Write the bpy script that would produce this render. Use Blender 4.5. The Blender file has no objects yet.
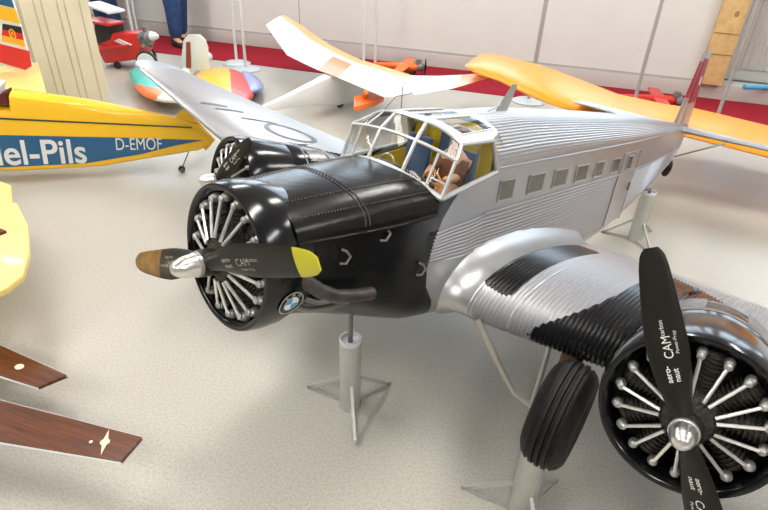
import bpy, bmesh, math, random
import numpy as np
from mathutils import Vector, Matrix, Euler
random.seed(5)
PI = math.pi
SC = bpy.context.scene
COL = SC.collection

# ------------------------------------------------------------------ camera
CAM = Vector((0, 0, 1.4632))
FW = Vector((-0.264294, 0.812146, -0.520161)); RT = Vector((0.942951, 0.330823, 0.037411)); UP = Vector((-0.202464, 0.480599, 0.853248))
FPX = 543.77
cd = bpy.data.cameras.new('camera'); cam = bpy.data.objects.new('camera', cd); COL.objects.link(cam)
cam.matrix_world = Matrix(((RT.x, UP.x, -FW.x, CAM.x), (RT.y, UP.y, -FW.y, CAM.y), (RT.z, UP.z, -FW.z, CAM.z), (0, 0, 0, 1)))
cd.sensor_width = 36; cd.lens = FPX / 768 * 36; cd.clip_start = .02; cd.clip_end = 100
SC.camera = cam
def G(a, b, z=0.0):                                     # point of the room at height z seen at pixel a, b
    d = FW + RT * ((a - 384) / FPX) - UP * ((b - 255) / FPX); t = (z - CAM.z) / d.z; return CAM + d * t
def GY(a, b, y):                                        # the same at depth y
    d = FW + RT * ((a - 384) / FPX) - UP * ((b - 255) / FPX); t = (y - CAM.y) / d.y; return CAM + d * t

# ------------------------------------------------------------------ materials
def mat(name, col, rough=.5, metal=0., spec=.5, coat=0., noise=0., nscale=8., bump=0., bscale=40., trans=0., emit=None):
    m = bpy.data.materials.new(name); m.use_nodes = True
    nt = m.node_tree; b = nt.nodes['Principled BSDF']
    b.inputs['Base Color'].default_value = (*col, 1); b.inputs['Roughness'].default_value = rough; b.inputs['Metallic'].default_value = metal
    b.inputs['Specular IOR Level'].default_value = spec; b.inputs['Coat Weight'].default_value = coat; b.inputs['Coat Roughness'].default_value = .05
    b.inputs['Transmission Weight'].default_value = trans
    if emit: b.inputs['Emission Color'].default_value = (*emit[0], 1); b.inputs['Emission Strength'].default_value = emit[1]
    if noise or bump:
        tc = nt.nodes.new('ShaderNodeTexCoord')
    if noise:
        n = nt.nodes.new('ShaderNodeTexNoise'); n.inputs['Scale'].default_value = nscale; n.inputs['Detail'].default_value = 4
        nt.links.new(tc.outputs['Object'], n.inputs['Vector'])
        r = nt.nodes.new('ShaderNodeMapRange'); r.inputs[1].default_value = .3; r.inputs[2].default_value = .7; r.inputs[3].default_value = 1 - noise; r.inputs[4].default_value = 1 + noise
        nt.links.new(n.outputs['Fac'], r.inputs[0])
        mx = nt.nodes.new('ShaderNodeVectorMath'); mx.operation = 'SCALE'; mx.inputs[0].default_value = col
        nt.links.new(r.outputs[0], mx.inputs['Scale']); nt.links.new(mx.outputs[0], b.inputs['Base Color'])
    if bump:
        n2 = nt.nodes.new('ShaderNodeTexNoise'); n2.inputs['Scale'].default_value = bscale; n2.inputs['Detail'].default_value = 3
        nt.links.new(tc.outputs['Object'], n2.inputs['Vector'])
        bp = nt.nodes.new('ShaderNodeBump'); bp.inputs['Strength'].default_value = bump; bp.inputs['Distance'].default_value = .01
        nt.links.new(n2.outputs['Fac'], bp.inputs['Height']); nt.links.new(bp.outputs[0], b.inputs['Normal'])
    return m
def two_tone(name, colA, roughA, metA, colB, roughB, metB):
    """two paints meeting at the zero line of the mesh attribute paint_line (A below zero, B above)"""
    m = bpy.data.materials.new(name); m.use_nodes = True; nt = m.node_tree; L = nt.links
    out = nt.nodes['Material Output']; a = nt.nodes['Principled BSDF']; b = nt.nodes.new('ShaderNodeBsdfPrincipled')
    for n, c, r, me in ((a, colA, roughA, metA), (b, colB, roughB, metB)):
        n.inputs['Base Color'].default_value = (*c, 1); n.inputs['Roughness'].default_value = r; n.inputs['Metallic'].default_value = me
    at = nt.nodes.new('ShaderNodeAttribute'); at.attribute_name = 'paint_line'
    g = nt.nodes.new('ShaderNodeMath'); g.operation = 'GREATER_THAN'; g.inputs[1].default_value = 0
    L.new(at.outputs['Fac'], g.inputs[0])
    mx = nt.nodes.new('ShaderNodeMixShader'); L.new(g.outputs[0], mx.inputs[0]); L.new(a.outputs[0], mx.inputs[1]); L.new(b.outputs[0], mx.inputs[2]); L.new(mx.outputs[0], out.inputs[0])
    return m
def pane_mat(name, tint, refl=.12):
    m = bpy.data.materials.new(name); m.use_nodes = True; nt = m.node_tree; L = nt.links
    nt.nodes.remove(nt.nodes['Principled BSDF']); out = nt.nodes['Material Output']
    t = nt.nodes.new('ShaderNodeBsdfTransparent'); t.inputs[0].default_value = (*tint, 1)
    g = nt.nodes.new('ShaderNodeBsdfGlossy'); g.inputs['Roughness'].default_value = .03
    f = nt.nodes.new('ShaderNodeFresnel'); f.inputs[0].default_value = 1.45
    ad = nt.nodes.new('ShaderNodeMath'); ad.operation = 'MULTIPLY'; ad.inputs[1].default_value = refl / .04 * .35; ad.use_clamp = True; L.new(f.outputs[0], ad.inputs[0])
    mx = nt.nodes.new('ShaderNodeMixShader'); L.new(ad.outputs[0], mx.inputs[0]); L.new(t.outputs[0], mx.inputs[1]); L.new(g.outputs[0], mx.inputs[2]); L.new(mx.outputs[0], out.inputs[0])
    return m
SILVER = (.43, .43, .445)
M = dict(
    silver=mat('silver_paint', SILVER, .36, .7, noise=.05, nscale=6),
    smooth_silver=mat('smooth_silver_paint', (.45, .45, .46), .33, .7, noise=.05, nscale=9),
    silver_black=two_tone('silver_and_black_paint', SILVER, .36, .7, (.008, .008, .009), .2, 0),
    black=mat('gloss_black_paint', (.006, .006, .007), .16, 0, .45),
    hood=mat('satin_black_paint', (.008, .007, .006), .25, 0, .28, bump=.06, bscale=60),
    matblack=mat('matt_black', (.010, .010, .011), .5, 0, .3),
    prop=mat('black_nylon', (.010, .009, .006), .36, 0, .3),
    engine=mat('dark_engine_metal', (.035, .032, .026), .5, .35, bump=.6, bscale=150, noise=.5, nscale=60),
    rod=mat('bright_rod_metal', (.80, .79, .76), .28, .75),
    rocker=mat('rocker_box_metal', (.46, .46, .44), .4, .7, noise=.25, nscale=80),
    chrome=mat('polished_spinner', (.80, .77, .75), .28, 1),
    steel=mat('brushed_tube_steel', (.48, .46, .41), .35, .8),
    exhaust=mat('burnt_exhaust_metal', (.07, .06, .055), .45, .5, noise=.3, nscale=30),
    tyre=mat('tyre_rubber', (.009, .008, .007), .55, 0, .25, noise=.4, nscale=40, bump=.25, bscale=90),
    brown=mat('brown_leather', (.16, .055, .02), .6, noise=.2, nscale=30),
    wood=mat('strut_wood', (.26, .14, .08), .6, noise=.25, nscale=40),
    canopy=mat('canopy_frame_paint', (.54, .55, .55), .35, .4),
    pane=pane_mat('clear_canopy_pane', (.96, .97, .96), .05),
    cabin=mat('cabin_window_glass', (.085, .08, .065), .12, 0, .6),
    yellow_in=mat('yellow_cockpit_lining', (.72, .52, .02), .6, noise=.1, nscale=8),
    blue_seat=mat('blue_seat_fabric', (.08, .13, .25), .8, bump=.2, bscale=90),
    dash=mat('instrument_panel_black', (.03, .03, .03), .5),
    skin=mat('skin', (.62, .36, .25), .6),
    orange_ring=mat('amber_ring', (.75, .28, .04), .4),
    red=mat('dark_red_band', (.30, .012, .03), .35),
    white=mat('white_paint', (.80, .80, .79), .4),
    yellow_tip=mat('yellow_blade_tip', (.50, .47, .01), .35),
    amber=mat('amber_blade_tip', (.20, .09, .008), .35, noise=.5, nscale=40),
    letter=mat('white_lettering', (.72, .71, .68), .5),
    dimletter=mat('grey_lettering', (.42, .40, .36), .5),
    blue=mat('roundel_blue', (.05, .30, .55), .3),
    marking=mat('dark_grey_marking', (.06, .07, .09), .4),
    seam=mat('panel_seam', (.26, .26, .27), .5),
    stand=mat('grey_stand_paint', (.50, .50, .47), .38, .4, noise=.06, nscale=20),
    standtop=mat('pale_stand_top', (.70, .71, .76), .4),
    rodgrey=mat('grey_rod', (.22, .21, .19), .4, .6),
)

# ------------------------------------------------------------------ mesh helpers
class MB:
    def __init__(s): s.v = []; s.f = []; s.m = []; s.a = []
    def add(s, verts, faces, mi=0, attr=None):
        o = len(s.v); s.v += [tuple(p) for p in verts]; s.f += [tuple(i + o for i in f) for f in faces]
        s.m += (mi if isinstance(mi, list) else [mi] * len(faces)); s.a += list(attr) if attr is not None else [0.0] * len(verts); return s
    def grid(s, P, cu=False, cv=False, mi=0, attr=None, mfun=None):
        P = np.asarray(P, float); m, n = P.shape[:2]; F = []; ML = []
        for i in range(m if cu else m - 1):
            for j in range(n if cv else n - 1):
                i2 = (i + 1) % m; j2 = (j + 1) % n
                F.append((i * n + j, i * n + j2, i2 * n + j2, i2 * n + j)); ML.append(mfun(i, j) if mfun else mi)
        return s.add(P.reshape(-1, 3), F, ML, None if attr is None else np.asarray(attr).reshape(-1))
    def tube(s, path, r, seg=12, caps=True, mi=0, fn=None):
        path = [Vector(p) for p in path]; n = len(path); rs = r if isinstance(r, (list, tuple)) else [r] * n
        rings = []; prev = None
        for i, p in enumerate(path):
            t = (path[min(i + 1, n - 1)] - path[max(i - 1, 0)]).normalized()
            if prev is None:
                a = Vector((0, 0, 1)) if abs(t.z) < .9 else Vector((1, 0, 0)); u = t.cross(a).normalized()
            else:
                u = (prev - t * prev.dot(t)).normalized()
            prev = u; w = t.cross(u)
            rings.append([p + (u * math.cos(2 * PI * k / seg) + w * math.sin(2 * PI * k / seg)) * rs[i] for k in range(seg)])
        V = [q for R in rings for q in R]; F = []
        for i in range(n - 1):
            for k in range(seg):
                k2 = (k + 1) % seg; F.append((i * seg + k, i * seg + k2, (i + 1) * seg + k2, (i + 1) * seg + k))
        if caps: F.append(tuple(range(seg))[::-1]); F.append(tuple((n - 1) * seg + k for k in range(seg)))
        if fn: V = [fn(*q) for q in V]
        return s.add(V, F, mi)
    def lathe(s, prof, fn, seg=48, mi=0, closed=False):          # prof: (radius, height along axis); fn(x, y, z) -> point, axis = z
        n = len(prof); V = []; F = []
        for (r, z) in prof:
            for k in range(seg):
                a = 2 * PI * k / seg; V.append(fn(r * math.cos(a), r * math.sin(a), z))
        for i in range(n if closed else n - 1):
            i2 = (i + 1) % n
            for k in range(seg):
                k2 = (k + 1) % seg; F.append((i * seg + k, i * seg + k2, i2 * seg + k2, i2 * seg + k))
        return s.add(V, F, mi)
    def box(s, c, d, R=None, mi=0, fn=None):
        c = Vector(c); V = []
        for i in (-1, 1):
            for j in (-1, 1):
                for k in (-1, 1):
                    q = Vector((i * d[0] / 2, j * d[1] / 2, k * d[2] / 2)); q = (R @ q if R else q) + c; V.append(fn(*q) if fn else q)
        return s.add(V, [(0, 1, 3, 2), (4, 6, 7, 5), (0, 4, 5, 1), (2, 3, 7, 6), (0, 2, 6, 4), (1, 5, 7, 3)], mi)
    def prism(s, poly, thick, mi=0, fn=None):                     # poly: 3D outline, thick: offset vector
        n = len(poly); t = Vector(thick); V = [Vector(p) for p in poly] + [Vector(p) + t for p in poly]
        if fn: V = [fn(*q) for q in V]
        return s.add(V, [tuple(range(n)), tuple(range(2 * n - 1, n - 1, -1))] + [(i, (i + 1) % n, n + (i + 1) % n, n + i) for i in range(n)], mi)
    def ball(s, c, r, fn=None, seg=16, ring=10, mi=0):
        c = Vector(c); r = r if isinstance(r, (tuple, list)) else (r, r, r); P = []
        for i in range(ring + 1):
            a = PI * i / ring; P.append([c + Vector((r[0] * math.sin(a) * math.cos(2 * PI * k / seg), r[1] * math.sin(a) * math.sin(2 * PI * k / seg), r[2] * math.cos(a))) for k in range(seg)])
        P = [[fn(*q) if fn else q for q in row] for row in P]
        return s.grid(P, cv=True, mi=mi)
    def build(s, name, mats, parent=None, base=None, bevel=0, sharp=35, merge=True, attr=False):
        me = bpy.data.meshes.new(name); b = Vector(base) if base is not None else Vector((0, 0, 0))
        me.from_pydata([tuple(Vector(p) - b) for p in s.v], [], s.f)
        for m_ in (mats if isinstance(mats, (list, tuple)) else [mats]): me.materials.append(m_)
        me.polygons.foreach_set('material_index', s.m)
        if attr:
            at = me.attributes.new('paint_line', 'FLOAT', 'POINT'); at.data.foreach_set('value', np.asarray(s.a, dtype=np.float32))
        bm = bmesh.new(); bm.from_mesh(me)
        if merge and not attr: bmesh.ops.remove_doubles(bm, verts=bm.verts, dist=1e-5)
        bmesh.ops.recalc_face_normals(bm, faces=bm.faces)
        if bevel: bmesh.ops.bevel(bm, geom=[e for e in bm.edges if len(e.link_faces) == 2 and e.calc_face_angle(0) > .6], offset=bevel, segments=2, affect='EDGES', profile=.6)
        bm.to_mesh(me); bm.free()
        me.polygons.foreach_set('use_smooth', [True] * len(me.polygons)); me.set_sharp_from_angle(angle=math.radians(sharp))
        o = bpy.data.objects.new(name, me); COL.objects.link(o)
        if parent: o.parent = parent
        elif base is not None: o.location = b
        return o
def empty(name, loc):
    o = bpy.data.objects.new(name, None); COL.objects.link(o); o.location = loc; o.empty_display_size = .1; return o
def tag(o, label, cat, group=None, kind=None):
    o['label'] = label; o['category'] = cat
    if group: o['group'] = group
    if kind: o['kind'] = kind
    return o
def structure(o): o['kind'] = 'structure'; return o
def text_mesh(body, size, fn, sx=1., bold=0., thick=.0, align='LEFT', space=1.):
    """lettering as a mesh: fn(x, y, z) places the flat letters"""
    cu = bpy.data.curves.new('lettering', 'FONT'); cu.body = body; cu.size = size; cu.offset = bold; cu.extrude = thick; cu.align_x = align; cu.space_character = space
    o = bpy.data.objects.new('lettering', cu); COL.objects.link(o); bpy.context.view_layer.update()
    me = bpy.data.meshes.new_from_object(o.evaluated_get(bpy.context.evaluated_depsgraph_get()))
    V = [fn(v.co.x * sx, v.co.y, v.co.z) for v in me.vertices]; F = [tuple(p.vertices) for p in me.polygons]
    bpy.data.objects.remove(o); bpy.data.curves.remove(cu); bpy.data.meshes.remove(me)
    return V, F
def smoothstep(a, b, x):
    t = np.clip((x - a) / (b - a), 0, 1); return t * t * (3 - 2 * t)

# ================================================================== THE TRIMOTOR
# model coordinates: X aft of the nose propeller, Y to port, Z up; one unit is K metres
K = .19
AFT = Vector((0.404088, 0.899269, -0.167419)); STB = Vector((-0.911779, 0.410650, 0.005054)); UPP = Vector((0.073295, 0.150607, 0.985873))
ORG = Vector((-0.632103, 0.738019, 0.873050))
X0, Z0 = 4.5, -1.7
def W(X, Y, Z): return ORG + (AFT * X - STB * Y + UPP * Z) * K           # to the room
def T(X, Y, Z): return Vector(((X - X0) * K, -Y * K, (Z - Z0) * K))        # to the model's own frame
plane = empty('model_airplane', (0, 0, 0))
plane.matrix_world = Matrix(((AFT.x, STB.x, UPP.x, 0), (AFT.y, STB.y, UPP.y, 0), (AFT.z, STB.z, UPP.z, 0), (0, 0, 0, 1)))
plane.location = W(X0, 0, Z0)
tag(plane, 'large silver and black three-engined model airliner with corrugated skin, on tube stands', 'model airplane')
RIB = .062
# ---- fuselage
def itp(X, xs, ys): return float(np.interp(X, xs, ys))
def fus(X):
    w = itp(X, [.9, 1.6, 2.4, 3.0, 3.6, 4.3, 9.5, 11, 12.5, 14, 15.5, 17.3], [.68, .74, .82, .86, .83, .79, .79, .74, .64, .49, .31, .07])
    zb = itp(X, [.9, 1.74, 2.83, 3.9, 5, 8.5, 10, 11.3, 12.8, 14.2, 15.9, 16.6, 17.3], [-.74, -.99, -1.34, -1.55, -1.6, -1.58, -1.42, -1.2, -.92, -.72, -.52, -.34, .18])
    zs = itp(X, [.9, 2, 2.85, 3.5, 4.3, 6.4, 9.2, 11.5, 14, 17.3], [.44, .44, .62, .74, .84, .89, .92, .9, .83, .70])
    zr = itp(X, [4.2, 5.5, 6.75, 8.8, 12.1, 15, 17.3], [1.47, 1.50, 1.46, 1.38, 1.22, 1.0, .84])
    rc = min(w * .98, itp(X, [.9, 1.74, 2.8, 4, 9, 16.6], [.66, .55, .45, .38, .36, .25]), (zs - zb) * .45)
    return w, zb, zs, zr, rc
BX = [(-3, 3.55), (-1.6, 3.5), (-1.0, 3.27), (-.71, 3.04), (-.4, 2.97), (0, 3.0), (.3, 3.1), (.53, 3.27), (.68, 3.45), (.765, 3.68), (.81, 4.36), (2, 4.4)]
def paint_edge(z): return float(np.interp(z, [b[0] for b in BX], [b[1] for b in BX]))
fs = MB(); stations = np.concatenate([np.linspace(.9, 2.7, 10), np.linspace(2.8, 4.6, 19), np.linspace(4.8, 9.5, 22), np.linspace(9.8, 17.3, 30)])
NB, NC, NS = 8, 12, 192
shell = []; sdf = []
for X in stations:
    w, zb, zs, zr, rc = fus(X); row = []; att = []
    for i in range(NB): row.append(((w - rc) * i / NB, zb))
    for i in range(NC): a = PI / 2 * i / NC; row.append((w - rc + rc * math.sin(a), zb + rc - rc * math.cos(a)))
    h0 = zb + rc; nr = 32
    for i in range(NS + 1):
        z = h0 + (zs - h0) * i / NS; ph = (1 - i / NS) * nr
        zf = itp(X, [3, 4, 5.8, 7, 8, 8.6], [-.34, -.46, -.40, -.5, -1.0, -3])
        amp = .0 if (z > .15 or z < zf or X < 2.95) else .011
        bul = .05 * math.sin(PI * min(1, max(0, (z - h0) / (zs - h0)))) if X < 3.2 else 0
        row.append((w + bul * 0 + amp * math.sin(2 * PI * ph), z))
    shell.append([(X, y, z) for y, z in row]); sdf.append([paint_edge(z) - X for y, z in row])
for sgn in (1, -1):
    fs.grid([[T(x, sgn * y, z) for x, y, z in r] for r in shell], attr=sdf)
# roof arch behind the cockpit
ST2 = np.concatenate([np.linspace(4.28, 9.5, 24), np.linspace(9.9, 17.3, 26)]); NR = 36 * 8; roof = []
for X in ST2:
    w, zb, zs, zr, rc = fus(X); row = []
    for i in range(NR + 1):
        a = PI * i / NR; c, s_ = math.cos(a), math.sin(a); e = 2 / 2.35
        y = w * math.copysign(abs(c) ** e, c); z = zs + (zr - zs) * abs(s_) ** e
        am = .012 * math.sin(2 * PI * i / 8) * min(1, 3 * min(i, NR - i) / NR)
        row.append((X, y + am * c, z + am * s_))
    roof.append(row)
fs.grid([[T(*p) for p in r] for r in roof], attr=[[-1] * (NR + 1)] * len(ST2))
# tail cap and nose bulkhead
w, zb, zs, zr, rc = fus(17.3); fs.add([T(17.3, w, zb), T(17.3, w, zs), T(17.3, 0, zr), T(17.3, -w, zs), T(17.3, -w, zb), T(17.42, 0, .5)], [(0, 1, 5), (1, 2, 5), (2, 3, 5), (3, 4, 5), (4, 0, 5)], 0, [-1] * 6)
fuselage = fs.build('fuselage', M['silver_black'], plane, attr=True, sharp=50)
# smooth window band edges, cabin windows
for sgn in (1, -1):
    b = MB()
    for zz, dz in ((.16, -.004), (.87, .0)):
        b.grid([[T(X, sgn * (fus(X)[0] + .012 + o1), z1 + itp(X, [4.3, 9.2], [0, .03])) for (o1, z1) in ((0, zz - .022), (.014, zz), (0, zz + .022))] for X in np.linspace(4.3, 15, 36)])
    b.build('window_band_trim', M['smooth_silver'], fuselage)
    for i in range(7):
        xa = 4.52 + .922 * i; ww = [.43, .52, .52, .52, .42, .42, .26][i]; za, zbb = .655 - .011 * i, .32 - .006 * i
        y = sgn * .795; o = .012 * sgn
        fr = MB(); c = []
        for (x_, z_) in ((xa, za), (xa + ww, za - .008), (xa + ww + .045, zbb), (xa + .05, zbb)): c.append((x_, z_))
        pan = MB().prism([T(x_, y, z_) for x_, z_ in c], T(0, o, 0) - T(0, 0, 0)).build('cabin_window', M['cabin'], plane)
        n = 4
        for k in range(n):
            a, b2 = c[k], c[(k + 1) % n]; fr.tube([T(a[0], y + o * .6, a[1]), T(b2[0], y + o * .6, b2[1])], .013 * K, 6)
        fr.build('window_frame', M['smooth_silver'], pan)
# port passenger door
dr = MB(); y = .80
dr.prism([T(9.75, fus(9.75)[0] + .004, .62), T(10.85, fus(10.85)[0] + .004, .62), T(11.0, fus(11)[0] + .004, -1.05), T(9.95, fus(9.95)[0] + .004, -1.05)], T(0, .015, 0) - T(0, 0, 0))
door = dr.build('passenger_door', M['smooth_silver'], plane)
hd = MB(); hd.tube([T(10.75, .75 + .05, -.1), T(10.75, .75 + .05, -.3)], .02 * K, 8); hd.build('door_handle', M['marking'], door)
hg = MB()
for a_, b_ in (((9.72, .66), (10.88, .66)), ((9.72, .66), (9.93, -1.08)), ((10.88, .66), (11.03, -1.08))):
    hg.tube([T(a_[0], fus(a_[0])[0] + .012, a_[1]), T(b_[0], fus(b_[0])[0] + .012, b_[1])], .014 * K, 6)
hg.build('door_seam', M['seam'], door)

# ---- black nose hood ahead of the windscreen
hb = MB(); rows = []
for X in np.linspace(.72, 2.84, 24):
    t = (X - .72) / 2.12; wl = .735 + (.93 - .735) * t ** .8; zl = .42 + .0 * t + .12 * max(0, t - .65); zc = .745 + .10 * t ** 1.2 + .03 * math.sin(PI * t)
    ex = 2 / (2.0 + .5 * t); row = [(X, wl + .03, zl - .045), (X, wl + .035, zl - .01)]
    for i in range(33):
        a = PI * i / 32; c, s_ = math.cos(a), math.sin(a); row.append((X, wl * math.copysign(abs(c) ** ex, c), zl + (zc - zl) * abs(s_) ** ex))
    row += [(X, -wl - .035, zl - .01), (X, -wl - .03, zl - .045)]; rows.append(row)
for k, row in enumerate(rows): rows[k] = [T(*p) for p in row]
hb.grid(rows)
hood = hb.build('nose_hood', M['hood'], plane, sharp=60)
rv = MB()
def hoodpt(X, ang):
    t = (X - .72) / 2.12; wl = .735 + (.93 - .735) * t ** .8; zl = .42 + .12 * max(0, t - .65); zc = .745 + .10 * t ** 1.2 + .03 * math.sin(PI * t); ex = 2 / (2.0 + .5 * t)
    c, s_ = math.cos(ang), math.sin(ang); return Vector((X, wl * math.copysign(abs(c) ** ex, c), zl + (zc - zl) * abs(s_) ** ex + .006))
for X in (1.62, 1.68):
    for i in range(2, 62): rv.ball(hoodpt(X, PI * i / 63), .012, fn=lambda x, y, z: T(x, y, z), seg=5, ring=4)
for ang in (.62, 1.05, 2.1, 2.55):
    for i in range(46): rv.ball(hoodpt(.85 + 1.9 * i / 45, ang), .011, fn=lambda x, y, z: T(x, y, z), seg=5, ring=4)
rv.build('rivet_rows', mat('worn_rivet_metal', (.10, .09, .085), .45, .5), hood)
for (X, Y, Z) in ((1.95, .80, .30), (1.35, .765, .12), (2.75, .86, -.35)):
    h = MB(); h.tube([T(X, Y, Z + .09), T(X + .03, Y + .05, Z + .08), T(X + .10, Y + .06, Z), T(X + .05, Y + .05, Z - .08), T(X, Y, Z - .09)], .016 * K, 8); h.build('grab_handle', M['rodgrey'], plane)
# exhaust collector under the nose, port side
ex = MB()
ex.tube([T(.72, .72, .06), T(.86, .80, -.06), T(1.02, .85, -.19), T(1.22, .90, -.29), T(1.5, .93, -.35), T(1.78, .95, -.39)], [.085 * K, .085 * K, .085 * K, .082 * K, .08 * K, .08 * K], 16, caps=False)
ex.tube([T(1.78, .95, -.39), T(1.60, .937, -.37)], .066 * K, 16, caps=True)
ex.build('exhaust_pipe', M['exhaust'], plane)
ex2 = MB(); ex2.tube([T(.80, .62, -.42), T(1.0, .70, -.50), T(1.3, .78, -.52), T(1.55, .8, -.5)], .035 * K, 10); ex2.tube([T(.85, .66, -.30), T(1.1, .74, -.42), T(1.35, .78, -.44)], .028 * K, 10); ex2.build('exhaust_stub', M['rodgrey'], plane)

# ---- cockpit canopy: sill, mullions, roof
def bar(b, p, q, r=.024, seg=6): b.tube([T(*p), T(*q)], r * K, seg)
def poly_bar(b, pts, r=.024): b.tube([T(*p) for p in pts], r * K, 6)
yw = [-.93, -.33, .30, .93]
def base(y): return (2.86 - .12 * (1 - (y / .93) ** 2), y, .84 - .19 * abs(y / .93) ** 1.8)
def mid(y): return (3.0 - .07 * (1 - (y / .93) ** 2), y, 1.24 - .10 * abs(y / .93) ** 2)
def top(y):
    yy = y * .86; return (3.24 - .10 * (1 - (y / .93) ** 2), yy, 1.46 - .17 * abs(y / .93) ** 3)
SA = {1: (4.02, .79, 1.30), -1: (4.02, -.79, 1.30)}; SB = {1: (4.28, .82, .83), -1: (4.28, -.82, .83)}
cf = MB(); ys = np.linspace(-.93, .93, 15)
poly_bar(cf, [base(y) for y in ys], .036); poly_bar(cf, [mid(y) for y in ys], .024); poly_bar(cf, [top(y) for y in ys], .026)
for y in yw: poly_bar(cf, [base(y), mid(y), top(y)], .027)
bar(cf, base(.68), mid(.68), .018); bar(cf, base(-.70), mid(-.70), .018); bar(cf, mid(-.62), top(-.62), .018)
bar(cf, (base(.68)[0] + .06, .68, 0.86), (base(.93)[0] + .05, .93, .83), .016)
for s_ in (1, -1):
    bar(cf, base(.93 * s_), SB[s_], .036); bar(cf, top(.93 * s_), SA[s_], .032); bar(cf, SB[s_], SA[s_], .03)
canopy = cf.build('canopy_frame', M['canopy'], plane)
pn = MB()
for ya, yb in zip(yw[:-1], yw[1:]):
    q = np.linspace(ya, yb, 6)
    pn.grid([[T(*base(y)) for y in q], [T(*mid(y)) for y in q], [T(*top(y)) for y in q]])
for s_ in (1, -1): pn.add([T(*base(.93 * s_)), T(*SB[s_]), T(*SA[s_]), T(*top(.93 * s_)), T(*mid(.93 * s_))], [(0, 1, 2, 3, 4)])
pn.build('canopy_pane', M['pane'], canopy, merge=False)
# sill closing plates outside and the solid rear side panels
for s_ in (1, -1):
    sp = MB()
    sp.prism([T(4.28, .82 * s_, .83), T(4.02, .79 * s_, 1.30), T(4.30, .79 * s_, 1.05), T(4.40, .795 * s_, .86)], T(0, .01, 0) - T(0, 0, 0))
    sp.add([T(4.02, .785 * s_, 1.31), T(4.45, .61 * s_, 1.33), T(4.46, .71 * s_, 1.215), T(4.46, .80 * s_, .95), T(4.28, .81 * s_, .84)], [(0, 1, 2, 3, 4)])
    sp.build('canopy_side_panel', M['smooth_silver'], canopy)
# roof: rim with one large port pane and a row of skylights to starboard
XR0, XR1 = 3.22, 4.45
def roofpt(X, y):                                   # y in -1..1 across
    t = (X - XR0) / (XR1 - XR0); hw = .80 - .03 * t - .17 * max(0, (t - .65) / .35) ** 1.5; z = 1.47 - .17 * abs(y) ** 3 * (1 - .1 * t) + .018 * t
    return (X - .08 * (1 - y * y) * (1 - t), y * hw, z)
def rp(t, y): return roofpt(XR0 + (XR1 - XR0) * t, y)
rf = MB(); thick = T(0, 0, -.03) - T(0, 0, 0)
def patch(b, t0, t1, y0, y1, n=6): b.grid([[T(*rp(t, y)) for y in np.linspace(y0, y1, n)] for t in np.linspace(t0, t1, 4)])
holes = [(.18, .84, .26, .84), (.14, .80, -.80, -.56), (.14, .80, -.46, -.22), (.14, .80, -.12, .10)]
ye = [-1, -.80, -.56, -.46, -.22, -.12, .10, .26, .84, 1]
for a, b2 in zip(ye[:-1], ye[1:]):
    hh = [h for h in holes if abs(h[2] - a) < 1e-6]
    if hh: patch(rf, 0, hh[0][0], a, b2, 4); patch(rf, hh[0][1], 1, a, b2, 4)
    else: patch(rf, 0, 1, a, b2, 3)
roofo = rf.build('canopy_roof', M['canopy'], canopy)
rg = MB()
for (t0, t1, y0, y1) in holes: patch(rg, t0, t1, y0, y1)
rg.build('roof_pane', M['pane'], canopy)
re_ = MB(); h = holes[0]
poly_bar(re_, [rp(h[0], h[2]), rp(h[1], h[2]), rp(h[1], h[3]), rp(h[0], h[3]), rp(h[0], h[2])], .018)
for h in holes[1:]: poly_bar(re_, [rp(h[0], h[2]), rp(h[1], h[2]), rp(h[1], h[3]), rp(h[0], h[3]), rp(h[0], h[2])], .012)
re_.build('roof_rim', M['canopy'], canopy)
ra = MB(); ra.tube([T(3.1, -.45, 1.47), T(3.35, -.5, 1.62), T(3.7, -.5, 1.66)], .008 * K, 6); ra.tube([T(3.5, -.5, 1.45), T(3.45, -.5, 1.75)], .008 * K, 6); ra.build('pitot_wire', M['rodgrey'], plane)

# ---- cockpit interior
ci = MB()
ci.prism([T(4.22, .74, -.1), T(4.22, .74, 1.22), T(4.22, .35, 1.40), T(4.22, -.35, 1.40), T(4.22, -.74, 1.22), T(4.22, -.74, -.1)], T(.03, 0, 0) - T(0, 0, 0))
for s_ in (1, -1): ci.prism([T(2.95, .82 * s_, .0), T(2.95, .82 * s_, .60), T(4.2, .77 * s_, .78), T(4.2, .77 * s_, .0)], T(0, -.02 * s_, 0) - T(0, 0, 0))
ci.prism([T(2.9, .75, 0), T(4.25, .75, 0), T(4.25, -.75, 0), T(2.9, -.75, 0)], T(0, 0, -.03) - T(0, 0, 0))
lining = ci.build('cockpit_lining', M['yellow_in'], plane)
bd = MB(); bd.prism([T(4.2, .2, 0), T(4.2, .2, 1.18), T(4.2, -.2, 1.18), T(4.2, -.2, 0)], T(-.02, 0, 0) - T(0, 0, 0)); bd.build('cabin_doorway', M['blue_seat'], lining)
ri = MB()
for y in (-.5, .0, .5): poly_bar(ri, [(4.18, y, .05), (4.18, y, 1.3), (3.6, y * .9, 1.43), (3.25, y * .9, 1.40)], .022)
ri.build('lining_rib', M['canopy'], lining)
ip = MB(); ip.prism([T(2.98, .72, .18), T(2.98, -.72, .18), T(2.98, -.66, .72), T(2.98, -.3, .80), T(2.98, .3, .80), T(2.98, .66, .72)], T(.06, 0, 0) - T(0, 0, 0))
dashb = ip.build('instrument_panel', M['dash'], plane)
dl = MB()
for y in (-.5, -.3, -.1, .12, .34, .55):
    for z in (.35, .56): dl.tube([T(3.035, y, z), T(3.06, y, z)], .075 * K, 14)
dl.build('instrument_dial', M['letter'], dashb)
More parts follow.
